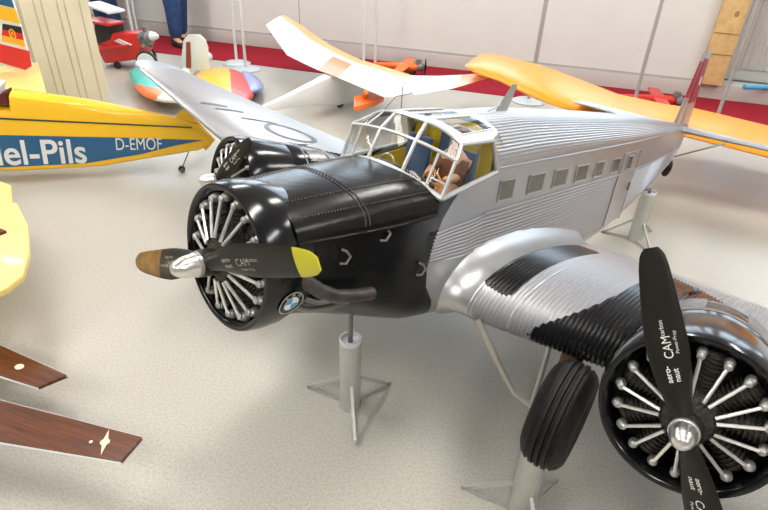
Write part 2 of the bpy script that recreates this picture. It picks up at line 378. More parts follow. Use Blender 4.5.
for sy in (.42, -.42):
    seat = MB(); seat.box((3.75, sy, .28), (.46, .44, .10), fn=T); seat.box((3.98, sy, .66), (.10, .44, .80), fn=T)
    so = seat.build('pilot_seat', M['blue_seat'], plane, bevel=.005)
    s2 = MB(); poly_bar(s2, [(4.04, sy - .2, .2), (4.04, sy - .2, 1.02), (4.04, sy + .2, 1.02), (4.04, sy + .2, .2)], .02); s2.build('seat_frame', M['yellow_in'], so)
    yk = MB(); yk.tube([T(3.2, sy, .02), T(3.24, sy, .60)], .022 * K, 8)
    R_ = .15
    yk.tube([T(3.27 + .03 * math.sin(a), sy + R_ * math.cos(a), .66 + R_ * math.sin(a)) for a in np.linspace(0, 2 * PI, 25)], .018 * K, 6, caps=False)
    yk.box((3.26, sy, .66), (.03, .28, .03), fn=T); yk.build('control_wheel', M['orange_ring'] if sy > 0 else M['steel'], plane)

# ---- wing
def LEx(Y): y = abs(Y); return 3.62 + .187 * max(0, y - 1.3)
def TEx(Y): y = abs(Y); return 8.4 - .066 * (y - 1)
YT = 15.35
def zc(Y): return -1.05 + .05 * (abs(Y) - 2) + .0011 * max(0, abs(Y) - 7) ** 2
def wchord(Y):
    y = abs(Y); le, te = LEx(y), TEx(y)
    if y > 14.5:
        e = min(1, (y - 14.5) / (YT - 14.5)); f_ = math.sqrt(max(0, 1 - e * e)); c = le + (te - le) * .62; le, te = c + (le - c) * (f_ * .97 + .03), c + (te - c) * (f_ * .97 + .03)
    return le, te
def yt(x): return 5 * (.2969 * math.sqrt(max(x, 0)) - .126 * x - .3516 * x * x + .2843 * x ** 3 - .1036 * x ** 4)
def wthick(Y):
    le, te = wchord(Y); return (.19 - .007 * (abs(Y) - 1)) * (te - le)
def wing_z(X, Y, up=True):
    le, te = wchord(Y); x = min(1, max(0, (X - le) / max(1e-6, te - le))); h = wthick(Y) * yt(x)
    return zc(Y) + (1.28 * h if up else -.72 * h)
NU = 22; XS = [(1 - math.cos(PI * i / NU)) / 2 for i in range(NU + 1)]
def contour(Y, infl=0., amp=0.):
    le, te = wchord(Y); c = te - le; th = wthick(Y); P = []
    for i in range(NU, -1, -1): x = XS[i]; P.append((le + c * x, zc(Y) + 1.28 * th * yt(x)))
    for i in range(1, NU): x = XS[i]; P.append((le + c * x, zc(Y) - .72 * th * yt(x)))
    n = len(P); Q = []
    for i in range(n):
        a, b = P[(i - 1) % n], P[(i + 1) % n]; d = Vector((b[1] - a[1], -(b[0] - a[0]))); d = d.normalized() if d.length > 1e-9 else Vector((1, 0))
        k = -1.0
        cx = P[i][0] - (le + c * .5); cz = P[i][1] - zc(Y)
        if d.x * cx / c + d.y * cz / max(th, .01) < 0: d = -d
        w_ = 1 if P[i][1] >= zc(Y) - .02 else .7
        Q.append((P[i][0] + d.x * (infl * w_ + amp), P[i][1] + d.y * (infl * w_ + amp)))
    return Q
def black_zone(X, Y):
    y = abs(Y)
    yb = 2.80 - .8 * math.exp(-max(0, X - 3.66) / .5)           # inner border, curving in at the leading edge
    far = 4.85 + .25 * math.sin((X - 3.6) * .8)
    aft = 7.9 - 1.6 * (max(0, y - 2.4) / 2) ** 2
    d1 = min(y - yb, far - y, aft - X)
    d2 = min(y - 1.23, 1.70 - y, X - 3.92, 7.4 - X)               # walkway strip
    return max(d1, d2)
for sgn, nm in ((1, 'port'), (-1, 'starboard')):
    wb = MB(); Ys = np.concatenate([np.arange(1.22, 14.0, RIB / 4), np.linspace(14.0, YT - .002, 40)]); rows = []; at = []
    for Y in Ys:
        amp = .0125 * math.sin(2 * PI * (Y - 1.22) / RIB) if Y < 14.0 else 0
        if abs(Y - 1.86) < .012: amp = -.02
        Q = contour(Y, 0, amp * (1 if Y > 1.25 else 0)); rows.append([T(x, sgn * Y, z) for x, z in Q]); 
        at.append([black_zone(x, Y) if (k <= NU + 3) else (min(Y - 2.04, 4.9 - Y)) for k, (x, z) in enumerate(Q)])
    wb.grid(rows, cv=True, attr=at)
    wb.add(rows[-1], [tuple(range(len(rows[-1])))], 0, [-1] * len(rows[-1]))
    wing = wb.build('wing', M['silver_black'], plane, attr=True, sharp=55)
    fb = MB(); rows = []
    for t in np.linspace(0, 1, 12):
        Y = .74 + t * .50; rows.append([T(x, sgn * Y, z) for x, z in contour(Y, .23 * (1 - t) ** 2.2)])
    fb.grid(rows, cv=True); fb.build('wing_root_fillet', M['smooth_silver'], plane, sharp=60)
    # trailing edge flap with the gap typical of this wing
    ab = MB(); rows = []
    for Y in np.linspace(1.6, 13.3, 60):
        le, te = wchord(Y); c = (te - le) * .13; zz = zc(Y) - .09
        rows.append([T(te - .05 + c * x, sgn * Y, zz + h * c) for x, h in ((0, 0), (.15, .07), (.5, .05), (1, -.05), (.5, -.03), (.15, -.04))])
    ab.grid(rows, cv=True); ab.build('flap', M['smooth_silver'], plane, sharp=60)
    if sgn < 0:
        def wmark(b, pts, wd=.07):                       # painted strokes lying on the wing skin
            P = []
            for k, (x, y) in enumerate(pts):
                a, c2 = pts[max(k - 1, 0)], pts[min(k + 1, len(pts) - 1)]; t = Vector((c2[0] - a[0], c2[1] - a[1])).normalized(); n = Vector((-t.y, t.x)) * wd / 2
                P.append([T(x + n.x, -(y + n.y), wing_z(x + n.x, y + n.y) + .022), T(x - n.x, -(y - n.y), wing_z(x - n.x, y - n.y) + .022)])
            b.grid(P)
        wm = MB()
        wmark(wm, [(6.15 + .50 * math.sin(a) + .06 * math.cos(a), 6.15 + .82 * math.cos(a)) for a in np.linspace(0, 2 * PI, 60)], .14)
        for (xa, ya), (xb, yb) in (((5.52, 9.35), (5.98, 8.75)), ((5.55, 8.65), (6.12, 8.15)), ((5.66, 7.60), (6.40, 7.05))):
            wmark(wm, [(xa + (xb - xa) * k / 12, ya + (yb - ya) * k / 12) for k in range(13)], .17)
        wm.build('registration_marking', M['marking'], wing)
    if sgn > 0:
        fh = MB(); fh.ball((6.9, 3.45, wing_z(6.9, 3.45) + .05), (.10, .05, .05), fn=lambda x, y, z: T(x, y, z)); fh.build('filler_cap', M['marking'], wing)

# ---- engines
def frame(c, toe, tilt):
    n = Vector((-math.cos(toe) * math.cos(tilt), math.sin(toe) * math.cos(tilt), math.sin(tilt)))
    up = (Vector((0, 0, 1)) - n * n.z).normalized(); sd = up.cross(n)                  # sd: side axis (starboard to port sense fixed below)
    if sd.y < 0: sd = -sd
    c = Vector(c)
    return (lambda x, y, z: T(*(c + sd * x + up * y + n * z)))                          # x to port, y up, z forward
def engine(nm, c, toe, tilt, R, ring_len, blade_ang, nac, hubz, spin_len, port_text, yellow):
    E = frame(c, toe, tilt)
    # ring cowl
    cr = MB(); L = ring_len; th = .055
    prof = [(R - .10, -.03), (R - .075, .01), (R - .045, .028), (R - .015, .018), (R, -.03), (R + .015, -.15), (R + .01, -.35), (R - .03, -L * .8), (R - .06, -L), (R - .085, -L), (R - .07, -.4), (R - .10, -.12)]
    cr.lathe(prof, E, 72, closed=True); cowl = cr.build('engine_cowling', M['black'], plane, sharp=50)
    # crankcase, back plate, cylinders
    eb = MB()
    eb.lathe([(0, .14), (.10, .14), (.13, .12), (.23, .09), (.27, .03), (.28, -.10), (.24, -.22), (.24, -.6), (0, -.6)], E, 32)
    en = eb.build('radial_engine', M['engine'], plane)
    bp = MB(); bp.lathe([(0, -.46), (R - .07, -.46), (R - .07, -.52), (0, -.52)], E, 40); bp.build('baffle_plate', M['matblack'], en)
    for k in range(9):
        a = 2 * PI * k / 9 + PI / 2; ca, sa = math.cos(a), math.sin(a)
        def CY(x, y, z, ca=ca, sa=sa): return E(z * ca - x * sa, z * sa + x * ca, y - .20)     # z outward, y along the shaft
        cb = MB(); prof = [(0, .2)]
        for j in range(9): r0 = .125 if j < 5 else .14; z0 = .24 + .046 * j; prof += [(r0, z0), (r0, z0 + .018), (r0 - .025, z0 + .02), (r0 - .025, z0 + .044)]
        prof += [(.11, .66), (.06, .69), (0, .69)]
        cb.lathe(prof, CY, 16); cy = cb.build('cylinder', M['engine'], en, sharp=30)
        for s_ in (-1, 1):
            off = .105 * s_
            rk = MB(); rk.ball((off * 1.15, .13, .66), (.050, .075, .055), fn=CY, seg=12, ring=8); rk.ball((off * 1.15, .20, .64), (.042, .03, .045), fn=CY, seg=10, ring=6)
            rk.build('rocker_box', M['rocker'], en)
            pr = MB(); pr.tube([Vector((off * .55, .30, .24)), Vector((off * 1.15, .20, .645))], .019, 8, fn=CY); pr.build('pushrod_tube', M['rod'], en)
    # propeller: hub, spinner, two blades
    hb_ = MB(); hb_.lathe([(0, hubz - .12), (.13, hubz - .12), (.15, hubz - .06), (.15, hubz + .06), (.11, hubz + .12), (0, hubz + .12)], E, 28)
    hub = hb_.build('propeller', M['prop'], plane)
    sb = MB(); z0 = hubz + .09
    sb.lathe([(.125, z0), (.13, z0 + .03), (.127, z0 + .06)] + [(.122 * math.sqrt(max(0, 1 - t ** 2.2)), z0 + .06 + (spin_len - .15) * t) for t in np.linspace(.1, 1, 12)], E, 28)
    sp_ = sb.build('spinner', M['chrome'], hub)
    gr = MB(); gr.lathe([(.12, z0 - .01), (.138, z0), (.138, z0 + .035), (.12, z0 + .045)], E, 28); gr.build('spinner_ring', M['rocker'], sp_) if False else gr.build('spinner_ring', M['rocker'], hub)
    Rp = 1.92 if yellow else (1.42 if nm == 'stbd' else 1.76)
    for bi, ang in enumerate((blade_ang, blade_ang + PI)):
        ca, sa = math.cos(ang), math.sin(ang)
        def BL(u, v, z, ca=ca, sa=sa): return E(u * ca - v * sa, u * sa + v * ca, z + hubz)
        rows = []; mats_ = [M['prop'], M['yellow_tip'], M['amber']]
        US = [u_ * Rp / 1.78 for u_ in (.05, .14, .22, .32, .45, .6, .75, .9, 1.05, 1.2, 1.35, 1.5, 1.58, 1.65, 1.70, 1.74, 1.77, 1.78)]
        def chordw(u):
            c = np.interp(u * 1.78 / Rp, [.05, .15, .3, .5, .8, 1.1, 1.4, 1.6, 1.72, 1.78], [.19, .21, .27, .34, .38, .35, .30, .26, .21, .12]); return float(c) * (.78 if nm == 'stbd' else 1)
        def tw(u): return math.radians(float(np.interp(u, [.05, .3, .8, 1.78], [40, 32, 18, 9])))
        def camber(u): return float(np.interp(u, [.05, .3, 1, 1.78], [.10, .06, .035, .015]))
        for u in US:
            c = chordw(u); t = tw(u); h = camber(u); row = []
            for q in range(14):
                a = 2 * PI * q / 14; x = c / 2 * math.cos(a); z = h * math.sin(a) * (1.0 if math.sin(a) > 0 else .35)
                row.append(BL(u, x * math.cos(t) - z * math.sin(t) + .02 * math.sin(PI * u / 1.78), x * math.sin(t) + z * math.cos(t)))
            rows.append(row)
        bb = MB(); tip = {0: 1, 1: 2}[bi] if yellow else 0  # nose blades: outer end yellow on one, mottled amber on the other
        bb.grid(rows, cv=True, mfun=lambda i, j, tip=tip: tip if (US[i] >= (1.5 if tip == 1 else 1.05)) else 0); bb.add(rows[-1], [tuple(range(14))], tip); bb.add(rows[0], [tuple(range(14))], 0)
        bl = bb.build('blade', mats_, hub, sharp=60)
        # printed lettering on the front face
        def face(u, v):
            t = tw(u); c = chordw(u); x = max(-c / 2, min(c / 2, v)); z = camber(u) * math.sqrt(max(0, 1 - (2 * x / c) ** 2)) + .008
            return BL(u, x * math.cos(t) - z * math.sin(t) + .02 * math.sin(PI * u / 1.78), x * math.sin(t) + z * math.cos(t))
        tx = MB()
        sg = port_text
        def put(body, size, u0, v0, sx=1., bold=0.):
            V, F = text_mesh(body, size, lambda x, y, z: face(u0 + x, sg * (v0 + y)), sx, bold); tx.add(V, F)
        put('aero-', .075, .47, .030, 1, .001); put('naut', .075, .47, -.040, 1, .001); put('CAM', .115, .70, -.03, .9, 0); put('carbon', .055, .92, .01, 1, 0); put('Power-Prop', .045, .74, -.085, 1, .0)
        tx.build('blade_lettering', M['dimletter'] if yellow else M['letter'], bl, sharp=10)
    # nacelle behind the ring
    if nac:
        nb = MB(); rows = []
        for z, r, dy in nac:
            rows.append([E(r * math.cos(2 * PI * k / 40), dy + r * math.sin(2 * PI * k / 40), z) for k in range(40)])
        nb.grid(rows, cv=True); nb.add(rows[-1], [tuple(range(40))]); nb.build('nacelle', M['black'], plane, sharp=60)
        pl_ = MB()
        for z in (-1.25, -1.9):
            rr = float(np.interp(-z, [-q[0] for q in nac], [q[1] for q in nac])); dd = float(np.interp(-z, [-q[0] for q in nac], [q[2] for q in nac]))
            pl_.tube([E((rr + .004) * math.cos(a), dd + (rr + .004) * math.sin(a), z) for a in np.linspace(0, 2 * PI, 40)], .012 * K, 5, caps=False)
        pl_.build('nacelle_seam', M['seam'], plane)
        apm = mat(nm + '_access_panel_metal', (.18, .17, .16), .3, .6, noise=.4, nscale=50)
        for s_ in (1, -1):
            a = math.radians(62 if s_ > 0 else 118); rr = float(np.interp(1.55, [-q[0] for q in nac], [q[1] for q in nac]))
            MB().grid([[E((rr + .012) * math.cos(a + s), -.015 + (rr + .012) * math.sin(a + s), -1.35 - .42 * t) for s in np.linspace(-.2, .2, 6)] for t in np.linspace(0, 1, 4)]).build('access_panel', apm, plane)
    return E, cowl
NAC = [(-.35, .70, 0), (-.9, .76, -.01), (-1.0, .80, -.01), (-1.4, .79, -.02), (-1.9, .74, -.04), (-2.5, .64, -.08), (-3.2, .46, -.14), (-3.9, .22, -.2), (-4.1, .08, -.22)]
EN, nose_cowl = engine('nose', (.36, 0, 0), -.03, 0, .83, .62, math.radians(24), None, .22, .40, 1, True)
EP, c2 = engine('port', (2.86, 4.33, -.46), .124, .09, .86, 1.0, math.radians(180 - 60.5), NAC, .26, .36, 1, False)
ES, c3 = engine('stbd', (2.9, -3.78, -.64), -.124, .09, .83, 1.0, math.radians(46), NAC, .26, .36, 1, False)
# firewall body between the nose ring and the fuselage
nb = MB(); nb.lathe([(.0, -.3), (.62, -.3), (.69, -.5), (.70, -.75)], EN, 40); nb.build('firewall_ring', M['matblack'], plane)
# round emblem on the nose ring, lower port side
a0 = math.radians(-16); Rr = .853
def EMB(x, y, z): a = a0 + y / Rr; return EN((Rr + z) * math.cos(a), (Rr + z) * math.sin(a), -.30 - x)
em = MB(); RO = .155
def disc(b, r0, r1, a1, a2, z, mi, n=24):
    P = [[Vector(EMB(r * math.cos(a), r * math.sin(a), z)) for a in np.linspace(a1, a2, n)] for r in (r0, r1)]; b.grid(P, mi=mi)
disc(em, .0001, RO, 0, 2 * PI, .004, 0, 48); disc(em, RO * .90, RO, 0, 2 * PI, .008, 3, 48); disc(em, RO * .56, RO * .62, 0, 2 * PI, .008, 3, 48)
for q in range(4): disc(em, .0001, RO * .56, q * PI / 2, (q + 1) * PI / 2, .008, 1 if q % 2 else 2, 10)
for ch, an in (('B', 130), ('M', 90), ('W', 50)):
    a = math.radians(an); V, F = text_mesh(ch, RO * .36, lambda x, y, z: EMB(RO * .66 * math.cos(a) + x * math.sin(a) + y * math.cos(a), RO * .66 * math.sin(a) - x * math.cos(a) + y * math.sin(a), .010), 1, .001, align='CENTER'); em.add(V, F, 3)
em.build('round_emblem', [M['black'], M['blue'], M['white'], M['rocker']], nose_cowl, sharp=10)

# ---- tail surfaces
def surf(name, root_le, root_te, tip_le, tip_te, tk, m_, axis='y', parent=None, n=10, nx=12, mats_=None, mfun=None):
    b = MB(); rows = []; A, B, C_, D = map(Vector, (root_le, root_te, tip_le, tip_te))
    for i in range(n + 1):
        t = i / n; le = A.lerp(C_, t); te = B.lerp(D, t); c = (te - le).length; row = []
        shape = 1 if t < .85 else math.sqrt(max(.02, 1 - ((t - .85) / .15) ** 2 * .9))
        seq = [(x, 1) for x in np.linspace(1, 0, nx)] + [(x, -1) for x in np.linspace(0, 1, nx)[1:-1]]
        for x, s_ in seq:
            p = le.lerp(te, x); h = s_ * tk * yt(x ** .9) * (1 - .4 * t) * shape * c
            row.append(T(p.x, p.y + (h if axis == 'z' else 0), p.z + (h if axis == 'y' else 0)))
        rows.append(row)
    b.grid(rows, cv=True, mfun=mfun); b.add(rows[-1], [tuple(range(len(rows[-1])))], mfun(n - 1, 0) if mfun else 0); b.add(rows[0], [tuple(range(len(rows[0])))], mfun(0, 0) if mfun else 0)
    return b.build(name, mats_ or m_, parent or plane, sharp=45)
for s_ in (1, -1):
    tp = surf('tailplane', (15.95, .1 * s_, .76), (16.95, .1 * s_, .76), (16.1, 3.5 * s_, .80), (16.95, 3.4 * s_, .80), .19, M['silver'])
    surf('elevator', (16.98, .12 * s_, .76), (17.6, .12 * s_, .74), (16.98, 3.6 * s_, .80), (17.4, 3.6 * s_, .79), .12, M['silver'])
    st = MB(); st.tube([T(16.35, .22 * s_, -.10), T(16.05, 1.5 * s_, .70)], .03 * K, 8); st.build('tailplane_strut', M['steel'], plane)
finm = [M['silver'], M['red'], M['white']]
def fmat(i, j): return 0 if i < 4 else (1 if i not in (6, 9) else (1 if i == 6 else 0))
fin = surf('fin', (15.82, 0, .84), (16.5, 0, .80), (16.16, 0, 2.95), (16.45, 0, 2.95), .16, None, 'z', n=10, mats_=finm, mfun=fmat)
rud = surf('rudder', (16.5, 0, .45), (17.6, 0, .60), (16.46, 0, 3.1), (16.98, 0, 3.08), .10, None, 'z', n=10, mats_=finm, mfun=lambda i, j: 0 if i < 4 or i > 8 else (2 if i == 6 and j in (3, 4, 5, 17, 18) else 1))
twb = MB(); twb.tube([T(16.2, 0, -.1), T(16.6, 0, -.3), T(16.95, .09, -.6)], .04 * K, 8); twb.build('tail_wheel_strut', M['matblack'], plane)
tw_ = MB(); tw_.lathe([(.06, -.07), (.2, -.09), (.27, -.06), (.29, 0), (.27, .06), (.2, .09), (.06, .07)], lambda x, y, z: T(16.98 + x, z, -.60 + y), 24, closed=True); tw_.build('tail_wheel', M['tyre'], plane)
am = MB(); rows = [[T(5.42 + .26 * t + c * (1 - .55 * t) * .20, s_ * .03 * (1 - .5 * t), 1.46 + .46 * t) for c, s_ in ((-1, 0), (-.3, 1), (1, 0), (-.3, -1))] for t in (0, .5, 1)]
am.grid(rows, cv=True); am.add(rows[-1], [(0, 1, 2, 3)]); am.tube([T(5.0, .02, 1.50), T(5.66, 0, 1.66)], .012 * K, 6); am.box((5.45, 0, 1.47), (.55, .14, .05), fn=T); am.build('antenna_mast', M['smooth_silver'], plane)

# ---- port and starboard undercarriage
for s_ in (1, -1):
    wc = Vector((3.55, 3.0, -1.74)); WR = .745
    cw_, sw_ = math.cos(.13), math.sin(.13)
    TW = lambda x, y, z: T(wc.x + x * cw_ + z * 1.18 * sw_, s_ * (wc.y - x * sw_ + z * 1.18 * cw_), wc.z + y)
    tb = MB(); prof = [(.30, -.20), (.46, -.245), (.58, -.24), (.66, -.20), (.715, -.14), (.70, -.125), (.70, -.10), (.738, -.09), (.738, -.055), (.70, -.045), (.70, -.025), (.745, -.015), (.745, .015), (.70, .025), (.70, .045), (.738, .055), (.738, .09), (.70, .10), (.70, .125), (.715, .14), (.66, .20), (.58, .24), (.46, .245), (.30, .20)]
    tb.lathe(prof, TW, 56, closed=True); wheel = tb.build('wheel', M['tyre'], plane, sharp=50)
    hb2 = MB(); hb2.lathe([(0, -.16), (.12, -.17), (.29, -.12), (.31, -.14), (.31, .14), (.29, .12), (.12, .17), (0, .16)], TW, 32); hb2.build('wheel_hub', M['rocker'], wheel)
    g = MB(); g.tube([T(3.62, s_ * 1.45, -1.12), T(3.72, s_ * 1.85, -1.60), T(3.78, s_ * 2.25, -2.0), T(3.72, s_ * 2.55, -1.98), T(3.56, s_ * 2.9, -1.76)], .055 * K, 12); g.build('axle_strut', M['steel'], plane)
    g = MB(); g.tube([T(4.05, s_ * 2.42, -1.1), T(3.72, s_ * 2.56, -1.95)], .04 * K, 10); g.build('brace_strut', M['steel'], plane)
    g = MB(); g.prism([T(4.1, s_ * 2.60, -1.15), T(4.3, s_ * 2.78, -1.15), T(4.2, s_ * 2.80, -1.62), T(4.0, s_ * 2.62, -1.62)], T(.03, 0, 0) - T(0, 0, 0)); g.build('shock_strut_fairing', M['wood'], plane)
    g = MB(); g.tube([T(4.3, s_ * 2.86, -1.1), T(3.6, s_ * 2.74, -1.76)], .05 * K, 10); g.build('shock_strut', M['matblack'], plane)

# ================================================================== THE ROOM
RM = dict(
    wall=mat('white_wall_panel', (.70, .715, .685), .55, noise=.02, nscale=3),
    base=mat('grey_plinth', (.56, .55, .52), .6),
    seam=mat('panel_joint', (.42, .41, .38), .6),
    carpet=mat('crimson_carpet', (.32, .017, .03), .95, spec=.1, noise=.12, nscale=60, bump=.4, bscale=400),
    ceil=mat('ceiling_grey_panels', (.36, .36, .36), .8),
    dim=mat('side_wall_paint', (.34, .33, .31), .7),
    cream=mat('cream_boards', (.66, .60, .44), .55, noise=.05, nscale=4),
    groove=mat('board_groove', (.46, .40, .26), .7),
    pine=mat('pine_wood', (.66, .46, .20), .5, noise=.14, nscale=14),
    rad=mat('radiator_enamel', (.52, .51, .48), .45),
    pole=mat('stanchion_grey', (.42, .40, .38), .4, .5),
    palepole=mat('stanchion_white', (.66, .66, .66), .4, .2),
    disc=mat('stanchion_base_grey', (.55, .58, .60), .45, .2),
    floor=None,
)
# speckled grey vinyl floor
m = bpy.data.materials.new('speckled_vinyl_floor'); m.use_nodes = True; nt = m.node_tree; L = nt.links; b = nt.nodes['Principled BSDF']
b.inputs['Roughness'].default_value = .34; b.inputs['Specular IOR Level'].default_value = .4
tc = nt.nodes.new('ShaderNodeTexCoord'); n1 = nt.nodes.new('ShaderNodeTexNoise'); n1.inputs['Scale'].default_value = 130; n1.inputs['Detail'].default_value = 2; L.new(tc.outputs['Object'], n1.inputs['Vector'])
n2 = nt.nodes.new('ShaderNodeTexNoise'); n2.inputs['Scale'].default_value = 1.3; n2.inputs['Detail'].default_value = 5; L.new(tc.outputs['Object'], n2.inputs['Vector'])
cr = nt.nodes.new('ShaderNodeValToRGB'); cr.color_ramp.elements[0].position = .32; cr.color_ramp.elements[0].color = (.40, .375, .325, 1); cr.color_ramp.elements[1].position = .62; cr.color_ramp.elements[1].color = (.50, .475, .425, 1); L.new(n1.outputs['Fac'], cr.inputs[0])
mr = nt.nodes.new('ShaderNodeMapRange'); mr.inputs[1].default_value = .3; mr.inputs[2].default_value = .7; mr.inputs[3].default_value = .96; mr.inputs[4].default_value = 1.04; L.new(n2.outputs['Fac'], mr.inputs[0])
vm = nt.nodes.new('ShaderNodeVectorMath'); vm.operation = 'SCALE'; L.new(cr.outputs[0], vm.inputs[0]); L.new(mr.outputs[0], vm.inputs['Scale']); L.new(vm.outputs[0], b.inputs['Base Color'])
RM['floor'] = m
WY = 6.67; XL, XR, YB, H = -7.6, 4.6, -4.2, 3.3
structure(MB().prism([(XL, YB, 0), (XR, YB, 0), (XR, WY + .6, 0), (XL, WY + .6, 0)], (0, 0, -.1)).build('floor', RM['floor']))
XN = GY(724, 0, WY).x                               # where the panelled wall ends and the radiator niche begins
wb = MB(); wb.box(((XL + XN) / 2, WY + .11, .635), (XN - XL, .2, .93)); wb.box(((XL + XR) / 2, WY + .11, H - .1), (XR - XL, .2, .2))
for i in range(6): wb.box((XL + .15 + i * (XR - XL - .3) / 5, WY + .11, (1.1 + H - .2) / 2), (.3, .2, H - 1.3))
structure(wb.build('wall_back', RM['wall']))
wb = MB()
for px_ in (300, 541): 
    xx = GY(px_, 40, WY).x; wb.box((xx, WY + .008, .635), (.012, .006, .92))
wb.box(((XL + XN) / 2, WY + .008, .172), (XN - XL, .008, .014)); structure(wb.build('trim_1', RM['seam']))
wb = MB(); wb.box(((XL + XR) / 2, WY + .10, .08), (XR - XL, .24, .16)); structure(wb.build('baseboard_back', RM['base'], bevel=.006))
wb = MB(); wb.box(((XN + XR) / 2, WY + .5, .55), (XR - XN, .1, 1.1)); wb.box((XN, WY + .33, .55), (.03, .3, 1.1)); structure(wb.build('wall_niche', RM['wall']))
structure(MB().box((XL - .06, (YB + WY) / 2, H / 2), (.12, WY - YB, H)).build('wall_left', RM['dim']))
structure(MB().box(((XL + XR) / 2, (YB + WY) / 2 + .3, H + .05), (XR - XL, WY - YB + .6, .1)).build('ceiling', RM['ceil']))
cp = MB(); cp.prism([(XL, WY - .96, .001), (XR, WY - .96, .001), (XR, WY - .03, .001), (XL, WY - .03, .001)], (0, 0, .006)); structure(cp.build('carpet_strip', RM['carpet'], base=(0, WY - .5, 0)))
structure(MB().box(((XL + XR) / 2, YB - .1, H / 2), (XR - XL, .2, H)).build('wall_rear', RM['dim']))
structure(MB().box((XR + .1, (YB + WY) / 2, H / 2), (.2, WY - YB, H)).build('wall_right', RM['dim']))
for i in range(5):
    x0 = XL + .3 + i * (XR - XL - .3) / 5; x1 = XL + (i + 1) * (XR - XL - .3) / 5; wf = MB()
    for xx in (x0 + .03, (x0 + x1) / 2, x1 - .03): wf.box((xx, WY + .11, 2.1), (.06, .07, 2.0))
    for zz in (1.13, 2.3, 3.07): wf.box(((x0 + x1) / 2, WY + .11, zz), (x1 - x0, .06, .06))
    structure(wf.build('window_%d' % (i + 1), RM['ceil']))
# ceiling lamps: long fluorescent fittings
lampm = mat('fluorescent_diffuser', (.9, .9, .9), .5, emit=((1.0, .975, .925), 31.0))
for ix, x in enumerate((-5.2, -2.6, 0.0, 2.6)):
    for iy, y in enumerate((-1.6, 1.4, 4.4)):
        e = empty('ceiling_lamp', (x, y, H)); tag(e, 'long white fluorescent ceiling lamp', 'lamp', 'fluorescent lamps on the ceiling')
        MB().box((0, 0, -.02), (.36, 1.7, .04)).build('lamp_housing', RM['ceil'], e, bevel=.004)
        MB().box((0, 0, -.045), (.30, 1.62, .012)).build('lamp_diffuser', lampm, e)
# sky and sun-free daylight
wd = bpy.data.worlds.new('daylight'); SC.world = wd; wd.use_nodes = True; nt = wd.node_tree; bg = nt.nodes['Background']
bg.inputs[0].default_value = (.72, .86, 1.0, 1); bg.inputs[1].default_value = 4.5

# ------------------------------------------------------------------ column at the left
pa = G(50, 112, 0); pb = G(111, 104, 0); pa.z = pb.z = 0; cw = (pb - pa).length
co = structure(MB().box((0, .2, 1.64), (cw, .40, 3.28)).build('column', RM['cream'], base=(0, 0, 0))); co.location = (pa + pb) / 2; co.rotation_euler = (0, 0, math.atan2(pb.y - pa.y, pb.x - pa.x))
for i in range(1, 6): MB().box((-cw / 2 + cw * i / 6 + (.014 if i % 2 else -.014), -.001, 1.64), (.008, .006, 3.28)).build('board_groove', RM['groove'], co)

# ------------------------------------------------------------------ barrier stanchions along the carpet edge
def stanchion(c, m_, label, r=.016, rb=.16, h=1.35):
    e = empty('stanchion', (c[0], c[1], 0)); tag(e, label, 'barrier post', 'barrier posts along the carpet')
    MB().tube([(0, 0, .02), (0, 0, h)], r, 12).build('pole', m_, e)
    MB().lathe([(0, 0), (rb, 0), (rb, .012), (rb * .8, .026), (r * 2, .034), (0, .034)], lambda x, y, z: Vector((x, y, z)), 32).build('base', RM['disc'], e)
    MB().lathe([(r, h), (r * 1.6, h), (r * 1.6, h + .03), (0, h + .04)], lambda x, y, z: Vector((x, y, z)), 12).build('cap', m_, e)
for q, m_, lb in (((237, 64), RM['palepole'], 'white barrier post with disc base, further of the pair beyond the silver wing'),
                  ((246, 70), RM['palepole'], 'white barrier post with disc base, nearer of the pair beyond the silver wing'),
                  ((137, 55), RM['palepole'], 'white barrier post behind red triplane, left of its close pair'),
                  ((140, 45), RM['palepole'], 'white barrier post behind red triplane, right of its close pair'),
                  ((363, 81), RM['palepole'], 'thin barrier post behind white glider wing, left of its close pair'),
                  ((375, 71), RM['palepole'], 'thin barrier post behind white glider wing, right of its close pair'),
                  ((528, 102), RM['pole'], 'grey barrier post with round base showing above the airliner roof'),
                  ((630, 117), RM['pole'], 'grey barrier post rising behind orange wing, left of the airliner fin'),
                  ((713, 128), RM['pole'], 'grey barrier post in front of the pine post and radiator')):
    stanchion(G(*q), m_, lb)

# ------------------------------------------------------------------ pine post, radiator, things under it
p0 = G(702, 92, .16); p1 = GY(729, 96, p0.y)
pp = MB(); wpost = .25
a = GY(725, 0, p0.y); hpost = a.z + .8
bl_, br = Vector((p0.x + .0, p0.y, .16)), None
pp.box((0, .05, 1.3), (.235, .10, 2.6)); po = pp.build('pine_post', RM['pine'], base=(0, 0, 0), bevel=.008); po.location = (p0.x + .118, WY - .115, .16)
tag(po, 'pale pine post standing at the wall beside the radiator', 'wooden post')
kn_ = mat('dark_knot_wood', (.34, .20, .08), .6)
MB().box((0, -.002, .30), (.236, .012, .010)).build('wood_joint', kn_, po); MB().box((0, -.002, .50), (.236, .010, .006)).build('wood_joint', kn_, po); MB().ball((.03, 0, .68), (.02, .006, .028)).build('wood_knot', kn_, po)
rx0 = XN + .02; rad = empty('radiator', (rx0 + .02, WY + .28, .28)); tag(rad, 'large grey ribbed radiator on the wall at right edge', 'radiator')
rb_ = MB(); rows = []
nr = 36; RW = 2.2
P = []
for i in range(nr * 4 + 1): x = RW * i / (nr * 4); P.append((x, -.012 * (1 if (i % 4) in (1, 2) else 0)))
rb_.grid([[Vector((x, y, z)) for x, y in P] for z in (.0, .84)]); rb_.box((RW / 2, .06, .42), (RW, .10, .84)); rb_.build('radiator_panel', RM['rad'], rad)
